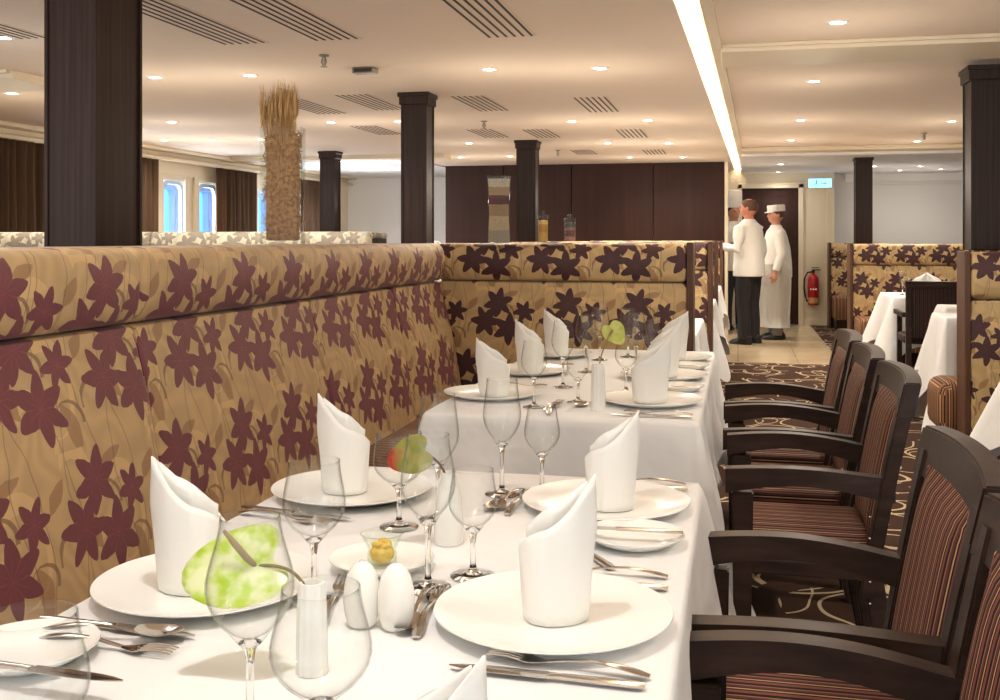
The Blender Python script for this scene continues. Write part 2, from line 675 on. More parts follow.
for i, (y0, y1) in enumerate(((ya, .0), (.0, 5.72), (5.72, 12.3), (12.3, YF))):
    # right-hand lip of the cove, stepping a little at each beam
    struct('trim_%d' % (i + 1), slanted(y0 + .01, y1, .105, .16, ZC - .0, ZC + .17), 'ceiling_trim')
for i, (y0, y1) in enumerate(BEAMS):
    bmb = merge(boxo(cove_x(y0) + .155, 6.5, y0, y1, ZC - .02, ZC + .16, .004),
                boxo(cove_x(y0) + .16, 6.5, y0 - .03, y1 + .03, ZC + .0, ZC + .02, .006))
    struct('ceiling_beam_%d' % (i + 1), bmb, 'ceiling_trim')
struct('ceiling_panel', slanted(ya, 12.3, .155, 6.7, ZC + .02, ZC + .04), 'ceiling')
struct('ceiling_panel_far', merge(boxo(.04, 6.5, 12.6, YF, ZC - .05, ZC + .05)), 'ceiling_white')
for i, (y0, y1) in enumerate(((5.5, 6.0), (12.0, 12.3))):
    struct('ceiling_beam_left_%d' % (i + 1), merge(boxo(XL, (-4.25, -3.4)[i], y0, y1, ZC - .05, ZC + .01, .004), boxo(XL, (-4.27, -3.42)[i], y0 - .03, y1 + .03, ZC - .02, ZC + .01, .004)), 'ceiling_trim')
struct('ceiling_far_left', boxo(XL + .02, -4.0, 12.3, YF - .01, ZC - .012, ZC), 'ceiling_white')

light = thing('cove_light', 'long glowing light strip set in the ceiling beside the coffers, running down the aisle', 'light', (0, 0, 0))
for (y0, y1) in ((.4, 5.70), (5.82, 12.28), (12.4, 16.2)):
    obj('diffuser', slanted(y0, y1, .012, .080, ZC + .03, ZC + .045), emitter('cove_glow', (255, 238, 212), 3.8), light)

# walls
bmw = NB()
WX = XL
# left wall with openings for windows
wins = [(10.62, 11.1), (11.42, 11.9), (13.0, 13.5), (13.9, 14.4), (8.6, 9.1)]
wins.sort()
y = 4.0
for (a, b_) in wins:
    box(bmw, WX - .12, WX, y, a, 0, ZC + .2)
    box(bmw, WX - .12, WX, a, b_, 0, .95)
    box(bmw, WX - .12, WX, a, b_, 1.93, ZC + .2)
    y = b_
box(bmw, WX - .12, WX, y, YF + .1, 0, ZC + .2)
struct('wall_left', bmw, 'wall_cream')
sky_pane = emitter('daylight_pane', (96, 168, 232), 1.1)
reveal = simple('window_white', (190, 212, 240), .5)
for i, (a, b_) in enumerate(wins):
    n = 28
    def rr(y0, y1, z0, z1, rad, x):
        pts = []
        for (cy, cz, a0) in ((y1 - rad, z1 - rad, 0), (y0 + rad, z1 - rad, 90), (y0 + rad, z0 + rad, 180), (y1 - rad, z0 + rad, 270)):
            for k in range(6):
                t = R(a0 + 18 * k)
                pts.append((x, cy + rad * math.cos(t), cz + rad * math.sin(t)))
        return pts
    bm = NB()
    loops = [rr(a + .01, b_ - .01, .96, 1.92, .10, WX + .012), rr(a + .05, b_ - .05, 1.0, 1.88, .10, WX + .012), rr(a + .06, b_ - .06, 1.01, 1.87, .10, WX - .06), rr(a + .09, b_ - .09, 1.04, 1.84, .08, WX - .06), rr(a + .10, b_ - .10, 1.05, 1.83, .08, WX - .16)]
    L = [[bm.verts.new(p) for p in lp] for lp in loops]
    for p, q in zip(L, L[1:]): bridge(bm, p, q)
    fr = struct('window_%d' % (i + 1), bm, reveal)
    bm = NB(); bm.faces.new([bm.verts.new(p) for p in rr(a + .07, b_ - .07, 1.02, 1.86, .09, WX - .13)])
    obj('pane', bm, sky_pane, fr)
    ad = bpy.data.lights.new('daylight', 'AREA'); ad.shape = 'RECTANGLE'; ad.size = .8; ad.size_y = .42; ad.energy = 9; ad.color = (.78, .88, 1.0)
    ao = bpy.data.objects.new('daylight', ad); COL.objects.link(ao); ao.parent = fr; ao.location = (WX - .02, (a + b_) / 2, 1.45); ao.rotation_euler = (0, -PI / 2, 0)
    obj('window_frame', merge(boxo(WX, WX + .035, a - .10, a + .0, .9, 1.98, .005), boxo(WX, WX + .035, b_, b_ + .10, .9, 1.98, .005), boxo(WX, WX + .03, a - .1, b_ + .1, 1.94, 1.99, .005)), 'wall_cream', fr)
struct('wall_right', boxo(6.5, 6.6, -1.5, YF, 0, ZC + .2), 'wall_white')
struct('wall_back', boxo(XL, 6.5, YF, YF + .1, 0, ZC + .2), 'wall_white')
struct('trim_5', boxo(XL, XL + .10, 2.0, YF, ZC - .14, ZC - .10, .01), 'ceiling_trim')
struct('trim_6', boxo(XL, XL + .16, 2.0, YF, ZC - .04, ZC, .01), 'ceiling_trim')
# raised white panel on the back wall to the right, and a shallow recess line
struct('trim_7', boxo(1.9, 4.8, YF - .03, YF, 1.1, 2.06, .01), 'wall_white')
struct('trim_8', boxo(1.55, 6.4, YF - .06, YF, 2.1, 2.27, .01), 'wall_white')

# dark panelled partition in the middle distance
WY = 14.1
bm = NB()
xs = [-3.98, -3.15, -2.2, -1.1, -.17]
for a, b_ in zip(xs, xs[1:]):
    box(bm, a + .004, b_ - .004, WY, WY + .1, 0, ZC, .006, 1)
struct('wall_panelled', bm, 'wood_wall')
struct('trim_9', boxo(-.17, -.13, WY - .01, WY + .11, 0, ZC), 'wall_cream')

# cream wall with the service door
DY = 15.9
struct('wall_service', merge(boxo(-.17, .04, DY, DY + .1, 0, ZC), boxo(.9, 1.36, DY, DY + .1, 0, ZC), boxo(.04, .9, DY, DY + .1, 2.03, ZC)), 'wall_cream')
d1 = struct('door_1', boxo(.06, .86, DY + .02, DY + .07, 0.01, 2.0, .004), 'wood_wall')
obj('door_frame', merge(boxo(.0, .06, DY - .03, DY, 0, 2.06, .004), boxo(.86, .93, DY - .03, DY, 0, 2.06, .004), boxo(.0, .93, DY - .03, DY, 2.0, 2.07, .004)), 'wall_cream', d1)
bm = NB(); tube(bm, [(.14, DY - .02, 1.0), (.14, DY - .05, 1.0), (.24, DY - .05, 1.0)], .01)
obj('door_handle', bm, 'steel', d1, smooth=True)
struct('trim_10', boxo(1.24, 1.27, DY - .02, DY, 0, ZC, .003), 'ceiling_trim')
struct('baseboard_service', boxo(.93, 1.36, DY - .015, DY, 0, .09), 'wall_cream')

# ---------------------------------------------------------------- pillars
def pillar(name, x0, x1, y0, y1, zt=ZC, mat='wood', z0=0.0):
    bm = NB()
    box(bm, x0, x1, y0, y1, z0, zt, .006, 1)
    e = .018
    box(bm, x0 - e, x1 + e, y0 - e, y1 + e, zt - .085, zt, .005, 1)
    box(bm, x0 - e * 1.5, x1 + e * 1.5, y0 - e * 1.5, y1 + e * 1.5, zt - .03, zt, .004, 1)
    # thin raised corner strips
    for cx in (x0, x1):
        for cy in (y0, y1):
            box(bm, cx - .006, cx + .006, cy - .006, cy + .006, z0, zt - .085)
    o = struct(name, bm, mat)
    o['kind'] = 'structure'
    return o


def pil_at(name, pl, pr, ytop, depth=None, H=ZC - EYE, dd=None, z0=0.0):
    """front face spans pl..pr in the picture at the depth where its top meets the ceiling"""
    d = FOC * H / (HOR - ytop) if dd is None else dd
    xm, ym = along(pr, d)
    # left end on the same Y
    t = math.tan(math.atan((pl - 500) / FOC) - YAW)
    xl = t * ym
    w = xm - xl
    return pillar(name, xl, xm, ym, ym + (depth or w), EYE + H, z0=z0)


p1 = pil_at('pillar_1', 47, 95, 0, .26, dd=3.39)
p2 = pil_at('pillar_2', 402, 426, 92)
p3 = pil_at('pillar_3', 517, 535, 140)
p4 = pil_at('pillar_4', 320.5, 334.5, 151)
p5 = pil_at('pillar_5', 972, 1014, 64, .22, H=ZC - .02 - EYE, z0=1.19)
p6 = pil_at('pillar_6', 856, 872, 153, .19)


# ---------------------------------------------------------------- ceiling fittings
def downlight_bm():
    t = thing('downlight', '', 'light')
    bm = NB(); lathe(bm, [(.036, 0), (.040, -.006), (.052, -.006), (.056, 0)], 24)
    obj('trim_ring', bm, 'ceiling_white', t, smooth=True)
    bm = NB(); lathe(bm, [(0, -.0045), (.022, -.005), (.038, -.002), (.038, -.001)], 24)
    obj('lens', bm, emitter('lamp_glow', (255, 240, 214), 14.0), t, smooth=True)
    ld = bpy.data.lights.new('lamp', 'SPOT')
    ld.energy = DOWNLIGHT_W; ld.color = (1.0, .90, .77); ld.spot_size = R(150); ld.spot_blend = 1.0; ld.shadow_soft_size = .05
    lo_ = bpy.data.objects.new('lamp', ld); COL.objects.link(lo_); lo_.parent = t; lo_.location = (0, 0, -.02)
    gd = bpy.data.lights.new('fill_light', 'POINT')          # fill light added in mid-air under the fitting to brighten the ceiling
    gd.energy = FILL_W; gd.color = (1.0, .88, .73); gd.shadow_soft_size = .12
    go_ = bpy.data.objects.new('fill_light', gd); COL.objects.link(go_); go_.parent = t; go_.location = (0, 0, -.5)
    return t


DL = [
    (250, 75, 0, 'between the two longest slot vents and the wheat vase'), (155, 77, 0, 'just right of the big near pillar'),
    (172, 122, 0, 'right of the big pillar, second one back'), (165, 140, 0, 'right of the big pillar, third one back'),
    (213, 140, 0, 'above the two blue windows'), (261, 139, 0, 'touching the left edge of the wheat vase in view'),
    (489, 69, 0, 'below the long middle slot vent, left of two'), (600, 68, 0, 'above the middle slot vent, right of two'),
    (331, 122, 0, 'between the wheat vase and the square pillar'), (12, 93, 0, 'left of the big near pillar'),
    (572, 121, 0, 'under the middle slot vent, left of centre pair'), (648, 120, 0, 'under the middle slot vent, near the light cove'),
    (399, 121, 0, 'beside the cap of the square pillar'), (469, 143, 0, 'left of the dark panelled wall, upper one'),
    (461, 157, 0, 'close above the left end of the dark panelled wall'), (510, 156, 0, 'beside the third pillar cap above the dark wall'),
    (608, 143, 0, 'between the small slot vents over the dark wall'), (668, 143, 0, 'between small slot vents and the light cove'),
    (630, 157, 0, 'close above the middle of the dark panelled wall'), (683, 157, 0, 'close above the right end of the dark wall'),
    (838, 22, 1, 'in the nearest coffer right of the cove'), (814, 81, 1, 'nearest one in the second coffer'),
    (801, 120, 1, 'second one back in the second coffer'), (791, 140, 1, 'third one back in the second coffer'),
    (952, 121, 1, 'beside the right pillar, nearer one'), (917, 141, 1, 'left of the right pillar, beside the sprinkler'),
    (781, 164, 2, 'above the door, nearer one'), (778, 172, 2, 'above the door, farther one'),
    (874, 166, 2, 'next to the cap of the slim far pillar'), (920, 166, 2, 'above the white end wall, nearer one'),
    (900, 170, 2, 'above the white end wall, far left one'), (941, 169, 2, 'above the white end wall, far right one'),
    (341, 161, 0, 'beyond the left beam beside the slim pillar'), (380, 161, 0, 'beyond the left beam near the square pillar'),
    (354, 169, 0, 'at the far white ceiling, left one'), (388, 169, 0, 'at the far white ceiling, right one'),
]
HZ = {0: ZC, 1: ZC + .02, 2: ZC - .05}
proto = downlight_bm()
far_lamp = bpy.data.lights['lamp'].copy(); far_lamp.energy = DOWNLIGHT_W * .15
far_lamp.color = (1.0, .93, .84)
far_fill = bpy.data.lights['fill_light'].copy(); far_fill.energy = FILL_W * .55
left_far = {t_: bpy.data.lights[n_].copy() for t_, n_ in (('SPOT', 'lamp'), ('POINT', 'fill_light'))}
for q in left_far.values(): q.color = (.95, .97, 1.0); q.energy *= 2.0
far_fill.energy = FILL_W * .55; far_fill.color = (1.0, .94, .87)
for i, (px, py, k, where) in enumerate(DL):
    zc = HZ[k]
    if k == 0 and px < 420 and py > 155: zc = ZC - .012
    x, y = at(px, py, zc)
    lab = 'small round glowing ceiling downlight ' + where
    if i == 0:
        o = proto; o.location = (x, y, zc); o['label'] = lab; o['group'] = 'ceiling downlights'
    else:
        q = dup(proto, (x, y, zc), 0, lab, 'ceiling downlights')
        if k == 2 or (px < 420 and py > 155):
            for ch in q.children:
                if ch.type == 'LIGHT' and ch.data.type == 'SPOT': ch.data = far_lamp
                elif ch.type == 'LIGHT': ch.data = far_fill
                if ch.type == 'LIGHT' and k == 0: ch.data = left_far[ch.data.type]

# more downlights over the near tables, wholly above the picture
for x, y in ((-1.9, 2.2), (-.5, 1.0), (-3.6, 1.8), (-3.6, 4.6)):
    q = dup(proto, (x, y, ZC), 0, 'small round ceiling downlight above the near tables, out of the picture', 'downlights over the near tables')
    for ch in q.children:
        if ch.type == 'LIGHT':
            ch.data = ch.data.copy(); ch.data.color = (1.0, .97, .94); ch.data.energy *= .5
for x, y in ((1.3, 1.4), (1.3, 3.6)):
    dup(proto, (x, y, ZC + .02), 0, 'small round ceiling downlight in the nearest coffer, out of the picture', 'downlights over the near aisle')


def vent(px, py, length, label, n=6, sp=.043):
    """px, py: the lower right corner of the slot group"""
    t = thing('slot_vent', label, 'vent', group='ceiling slot vents')
    x, y = at(px, py, ZC)
    t.location = (x, y, ZC)
    w = sp * (n - 1)
    obj('mounting_plate', boxo(-w - .02, .02, -length - .02, .02, -.003, 0), 'ceiling', t)
    bm = NB()
    for k in range(n):
        box(bm, -k * sp - .006, -k * sp + .006, -length, 0, -.005, -.0025)
    obj('slots', bm, 'slot', t)


for px, py, L, lab in ((532, 35, 1.25, 'long slotted ceiling vent in the middle, cut by the top edge'), (357, 38, 1.3, 'long slotted ceiling vent above the wheat vase'),
                       (264, 42, 1.3, 'long slotted ceiling vent right of the big near pillar'), (45, 37, 1.1, 'slotted ceiling vent left of the big near pillar'),
                       (508, 110, .88, 'slotted ceiling vent right of the square pillar cap'), (618, 111, .88, 'slotted ceiling vent in mid view nearest the cove'),
                       (404, 109, .88, 'slotted ceiling vent half hidden by the square pillar cap'), (345, 113, .88, 'slotted ceiling vent right of the wheat tips'),
                       (508, 137, .8, 'smaller slotted vent left of the third pillar'), (560, 137, .8, 'smaller slotted vent right of the third pillar'),
                       (647, 137, .8, 'smaller slotted vent near the cove, above the dark wall'), (597, 154, .7, 'farthest slotted vent over the dark wall, left one'),
                       (666, 154, .7, 'farthest slotted vent over the dark wall, right one'), (402, 134, .8, 'faint slotted vent behind the square pillar')):
    vent(px, py, L, lab)

for px, py, k, lab in ((324, 55, 0, 'sprinkler head hanging from ceiling left of the wheat tips vent'), (484, 121, 0, 'sprinkler head above the small vent near third pillar'),
                       (558, 150, 0, 'tiny sprinkler head above the dark wall'), (924, 133, 1, 'sprinkler head under the right coffer beside two downlights')):
    zc = HZ[k]
    x, y = at(px, py, zc)
    bm = NB()
    lathe(bm, [(0, 0), (.028, 0), (.028, -.008), (.010, -.012), (.010, -.04), (.006, -.055), (.006, -.062), (.020, -.064), (.020, -.068), (0, -.068)], 14)
    tube(bm, [(.010, 0, -.02), (.016, 0, -.04), (.004, 0, -.06)], .003, 5)
    tube(bm, [(-.010, 0, -.02), (-.016, 0, -.04), (-.004, 0, -.06)], .003, 5)
    o = obj('sprinkler', bm, 'metal_grey', smooth=True, autosmooth=40, loc=(x, y, zc))
    tag(o, lab, 'sprinkler', 'ceiling sprinklers')
x, y = at(365, 68, ZC)
t = thing('ceiling_speaker', 'small rectangular grey box fixed to the ceiling above the square pillar', 'ceiling box', (x, y, ZC))
obj('housing', boxo(-.07, .07, -.04, .04, -.035, 0, .006), 'metal_grey', t)
obj('grille', boxo(-.055, .055, -.043, -.038, -.028, -.008), 'slot', t)

# ---------------------------------------------------------------- curtains and the booths' back row
def curtain(px0, px1, lab, x=XL + .13):
    ya_ = x / math.tan(math.atan((px0 - 500) / FOC) - YAW)
    yb_ = x / math.tan(math.atan((px1 - 500) / FOC) - YAW)
    bm = NB()
    n = int((yb_ - ya_) / .018)
    rows = []
    for z in (.02, .6, 1.4, 2.0, 2.12):
        for s in (0,):
            row = []
            for k in range(n + 1):
                t_ = k / n
                yy = ya_ + (yb_ - ya_) * t_
                a = .035 * (1 if z < 2 else .8)
                row.append(bm.verts.new((x + a * math.sin(yy * 52) + .012 * math.sin(yy * 23 + z), yy, z)))
            rows.append(row)
    for p, q in zip(rows, rows[1:]):
        for k in range(n): bm.faces.new((p[k], p[k + 1], q[k + 1], q[k]))
    r = bmesh.ops.solidify(bm, geom=bm.faces[:], thickness=.006)
    o = obj('curtain', bm, 'curtain', smooth=True)
    tag(o, lab, 'curtain', 'brown window curtains')


curtain(-60, 60, 'long brown pleated curtain left of the big near pillar')
curtain(118, 158, 'brown curtain just right of the big pillar, beside the first blue window')
curtain(215, 256, 'brown pleated curtain between the blue windows and the wheat vase')
curtain(303, 326, 'narrow brown curtain beside the slim far pillar')


def booth(name, label, x0, x1, loc, rz, segs, ztop=1.235, zseam=1.05, zseat=.50, seat_depth=.37, top_depth=.25, mat='floral', ends=(False, False), uv=(0, 0), seat=True, tilt=.22, vt=0.0, headsegs=None, lean_top=0.0, toplabel=None):
    """upholstered bench or partition, built along local x, facing local -y; the headrest front is at y=0"""
    t = thing(name, label, 'banquette', loc, rz)
    hs = zseam - zseat
    back = []
    for k in range(9):
        s = k / 8
        back.append((-tilt * hs * (1 - s) - .012 * math.sin(PI * s), zseat - .06 + (hs + .06 - .008) * s))
    prof = [(.07, zseat - .06)] + [(back[0][0] + .012, back[0][1] - .0)] + back + [(back[-1][0] + .015, zseam - .002), (.07, zseam - .002)]
    prof = [(a, b_) for a, b_ in prof]
    for a, b_ in segs:
        obj('backrest', cushion(prof, a + .002, b_ - .002, uv0=(uv[0], uv[1]), bulge=.008, rnd=.018), mat, t, smooth=True, autosmooth=50)
    hr = []
    cz, hh = (zseam + ztop) / 2, (ztop - zseam) / 2
    for k in range(11):
        a = -PI / 2 + PI * k / 10
        hr.append((.035 - .062 * math.cos(a) ** .6 if math.cos(a) > 0 else .035, cz + hh * math.sin(a)))
    hprof = hr + [(.10, ztop - .001), (.10, zseam + .001)]
    for a, b_ in (headsegs or segs):
        obj('headrest', cushion(hprof, a + .002, b_ - .002, uv0=(uv[0] + .06, uv[1] + vt), bulge=.006, rnd=.022), mat, t, smooth=True, autosmooth=50)
    bmt = uvbox(x0, x1, .10, .10 + top_depth, ztop - .045, ztop - .002, .012)
    obj('top_ledge', bmt, mat, t, smooth=True, autosmooth=40)
    obj('core', boxo(x0 + .005, x1 - .005, .07, .09 + top_depth, 0.0, ztop - .046), 'wood', t)
    if seat:
        sp = [(.05, .14), (-seat_depth - .02, .14), (-seat_depth - .045, zseat - .16), (-seat_depth - .055, zseat - .08), (-seat_depth - .035, zseat - .02), (-seat_depth + .02, zseat), (-seat_depth * .5, zseat + .008), (-.05, zseat), (.05, zseat - .02)]
        obj('seat', cushion(sp, x0 + .01, x1 - .01, rnd=.03), 'stripe_seat', t, smooth=True, autosmooth=50)
        obj('plinth', boxo(x0 + .03, x1 - .03, -seat_depth + .03, .06, 0, .139), 'wood', t)
    for side, on in zip((x0, x1), ends):
        if on:
            s0, s1 = (side - .03, side) if side == x0 else (side, side + .03)
            obj('end_panel', boxo(s0, s1, -.02, .10 + top_depth, 0, ztop + .004, .004), 'wood_edge', t)
    return t


# the long banquette on the left, running along the aisle direction
booth('banquette', 'long high-backed banquette in gold floral fabric along the left of both tables', -.5, 4.97, (-1.425, 0, 0), PI / 2,
      [(-.5, .2), (.2, 1.21), (1.21, 2.28), (2.28, 3.35), (3.35, 4.22), (4.22, 4.97)], top_depth=.42, uv=(.02, .03), vt=.06,
      headsegs=[(-.5, 1.1), (1.1, 2.28), (2.28, 4.97)])
# cross partition behind the far table
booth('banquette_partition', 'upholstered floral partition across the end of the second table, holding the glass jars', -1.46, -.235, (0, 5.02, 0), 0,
      [(-1.46, -.235)], mat='floral_shaded', top_depth=.11, ends=(False, True), seat=False, zseat=.14, tilt=0.02, uv=(.11, .17), vt=.12)
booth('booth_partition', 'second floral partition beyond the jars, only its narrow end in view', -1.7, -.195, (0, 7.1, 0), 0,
      [(-1.7, -.195)], mat='floral_shaded', top_depth=.14, ends=(False, True), seat=False, zseat=.14, tilt=.02)
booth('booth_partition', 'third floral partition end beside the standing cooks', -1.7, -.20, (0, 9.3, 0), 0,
      [(-1.7, -.20)], mat='floral_shaded', top_depth=.14, ends=(False, True), seat=False, zseat=.14, tilt=.02)
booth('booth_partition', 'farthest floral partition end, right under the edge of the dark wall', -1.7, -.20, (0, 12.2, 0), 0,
      [(-1.7, -.20)], mat='floral_shaded', top_depth=.14, ends=(False, True), seat=False, zseat=.14, tilt=.02)
# rows beyond on the left
booth('banquette_row', 'pale patterned banquette top showing behind the left banquette, under the windows', -5.6, -2.4, (0, 6.62, 0), 0,
      [(-5.6, -4.0), (-4.0, -2.4)], ztop=1.305, zseam=1.12, mat='floral_pale', top_depth=.3, seat=False, zseat=.3, tilt=.02)
# right side
xr, yr = along(970, 5.7)
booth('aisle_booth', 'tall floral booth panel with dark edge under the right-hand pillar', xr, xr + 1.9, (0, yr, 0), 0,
      [(xr, xr + 1.9)], ztop=1.185, zseam=.925, mat='floral_shaded', top_depth=.10, ends=(True, False), seat=False, zseat=.12, tilt=.02, uv=(-xr + .13, .02), vt=.2)
bs = uvbox(xr - .12, xr + 1.8, yr + .22, yr + .66, .14, .44, .07)
t = thing('booth_bench', 'striped bench seat end showing behind the right-hand booth panel edge', 'bench', (0, 0, 0))
obj('seat', bs, 'stripe_seat', t, smooth=True, autosmooth=50)
obj('plinth', boxo(xr - .05, xr + 1.7, yr + .26, yr + .6, 0, .139), 'wood', t)
xq, yq = along(853, 10.9)
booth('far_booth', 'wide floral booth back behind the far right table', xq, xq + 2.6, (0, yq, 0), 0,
      [(xq, xq + 1.3), (xq + 1.3, xq + 2.6)], ztop=1.205, zseam=.985, mat='floral_shaded', top_depth=.2, ends=(True, False), zseat=.46, seat_depth=.5, tilt=.02, uv=(.1, 0))
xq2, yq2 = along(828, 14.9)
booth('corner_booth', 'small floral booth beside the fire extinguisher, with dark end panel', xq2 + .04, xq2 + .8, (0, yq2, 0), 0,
      [(xq2 + .04, xq2 + .8)], ztop=1.20, zseam=1.0, mat='floral_shaded', top_depth=.15, ends=(True, False), zseat=.46, seat_depth=.45, tilt=.02, uv=(.2, .1))


# ---------------------------------------------------------------- tables
def cloth_mesh(x0, x1, y0, y1, z, drop, seed=1, flare=.10, ncorner=10, amp=.014):
    rnd = random.Random(seed)
    bm = NB()
    per = []
    r = .012
    def edge(a, b_, nrm, n):
        for k in range(n):
            t_ = (k + .5) / n
            c = min(t_, 1 - t_) * math.hypot(a[0] - b_[0], a[1] - b_[1])
            per.append(((a[0] + (b_[0] - a[0]) * t_, a[1] + (b_[1] - a[1]) * t_), nrm, max(0, 1 - c / .30)))
    def corner(c, a0):
        for k in range(ncorner + 1):
            t_ = R(a0 + 90 * k / ncorner)
            n = (math.cos(t_), math.sin(t_))
            per.append(((c[0] + r * n[0], c[1] + r * n[1]), n, 1.0 + .35 * math.sin(PI * k / ncorner)))
    nx_, ny_ = max(8, int((x1 - x0) / .025)), max(8, int((y1 - y0) / .025))
    edge((x0 + r, y0), (x1 - r, y0), (0, -1), nx_); corner((x1 - r, y0 + r), -90)
    edge((x1, y0 + r), (x1, y1 - r), (1, 0), ny_); corner((x1 - r, y1 - r), 0)
    edge((x1 - r, y1), (x0 + r, y1), (0, 1), nx_); corner((x0 + r, y1 - r), 90)
    edge((x0, y1 - r), (x0, y0 + r), (-1, 0), ny_); corner((x0 + r, y0 + r), 180)
    ph = [rnd.uniform(0, 6.28) for _ in range(4)]
    rows = []
    ks = [0, .03, .08, .16, .26, .38, .5, .62, .74, .87, 1.0]
    th = .004
    s = 0; prev = None; ss = []
    for p, n, c in per:
        if prev: s += math.hypot(p[0] - prev[0], p[1] - prev[1])
        ss.append(s); prev = p
    for k in ks:
        row = []
        for (p, n, c), s_ in zip(per, ss):
            rip = math.sin(s_ * 17 + ph[0] + k * 1.6) + .6 * math.sin(s_ * 31 + ph[1] - k * 2.2) + .7 * math.sin(s_ * 7 + ph[2] + k * 2.5)
            e = max(0, c)
            out = .004 + k ** 1.1 * (amp * rip + .012) + flare * k * (max(0, e) ** 2) + (0 if c <= 1 else 0)
            if k == 0: out = -.004
            dz = drop * (k) * (1 + .30 * e ** 3)
            if k == .03: dz = .012; out = .004
            if k == 0: dz = 0
            row.append(bm.verts.new((p[0] + n[0] * out, p[1] + n[1] * out, z - dz)))
        rows.append(row)
    for a, b_ in zip(rows, rows[1:]): bridge(bm, a, b_)
    bm.faces.new(rows[0])
    bmesh.ops.recalc_face_normals(bm, faces=bm.faces)
    return bm


def table(x0, x1, y0, y1, lab, clab, drop=.34, seed=1, flare=.10, amp=.014, cx0=None):
    cx, cy = (x0 + x1) / 2, (y0 + y1) / 2
    t = thing('dining_table', lab, 'table', (cx, cy, 0), 0, 'dining tables')
    hx, hy = (x1 - x0) / 2, (y1 - y0) / 2
    obj('tabletop', boxo(-hx + .006, hx - .006, -hy + .006, hy - .006, .715, .744, .004), 'wood', t)
    for s in (-1, 1):
        yy = s * max(hy - .35, .06)
        bm = boxo(-.035, .035, yy - .035, yy + .035, .03, .715, .006)
        obj('leg', bm, 'wood', t)
        obj('foot', merge(boxo(-.28, .28, yy - .03, yy + .03, 0, .03, .006)), 'wood', t)
    o = obj('tablecloth', cloth_mesh(-hx, hx, -hy, hy, .75, drop, seed, flare, amp=amp), 'cloth', smooth=True, autosmooth=60, loc=(cx, cy, 0))
    tag(o, clab, 'tablecloth', 'white tablecloths')


TX0, TX1 = -.895, -.075
table(TX0, TX1, .45, 2.215, 'near dining table hidden under its white cloth, in the foreground', 'white tablecloth on the near foreground table', .30, 3, .07, .008)
table(TX0 - .0, TX1 - .03, 2.93, 4.80, 'second dining table, behind the near one, hidden under its cloth', 'white tablecloth on the second table, its folded front hanging towards the camera', .36, 5, .10, .026)
table(-.93, -.215, 5.7, 6.80, 'dining table behind the jar partition, only its cloth corner in view', 'white tablecloth corner just right of the jar partition', .30, 6, .06)
table(-.93, -.185, 7.55, 9.05, 'dining table between the second and third floral partitions', 'white tablecloth hanging beside the second partition, left of the black trousers', .28, 8, .07)
table(-.93, -.18, 9.8, 11.6, 'dining table beyond the third floral partition', 'farthest white tablecloth left of the cooks, a thin strip', .28, 9, .05)
xa, ya1 = along(893, 9.15)
table(xa, xa + .95, ya1, ya1 + .85, 'far right dining table in front of the floral booth', 'white tablecloth on the far right table with two glasses and napkins', .42, 11, .16)
xb, yb1 = along(946, 7.75)
table(xb, xb + 1.0, yb1, yb1 + .38, 'dining table right of the dark striped chair', 'white tablecloth right of the dark chair, upper of two overlapping cloths', .38, 12, .12)
xc, yc1 = along(946, 6.75)
xc -= .0
table(xc, xc + .9, yc1, yc1 + .5, 'dining table just behind the right pillar booth', 'lower overlapping white tablecloth beside the wood edge of the booth', .46, 13, .10)
table(1.16, 1.9, 2.9, 4.9, 'near table across the aisle, outside the right edge', 'white tablecloth corner hanging at the right edge of the picture', .34, 14, .17)


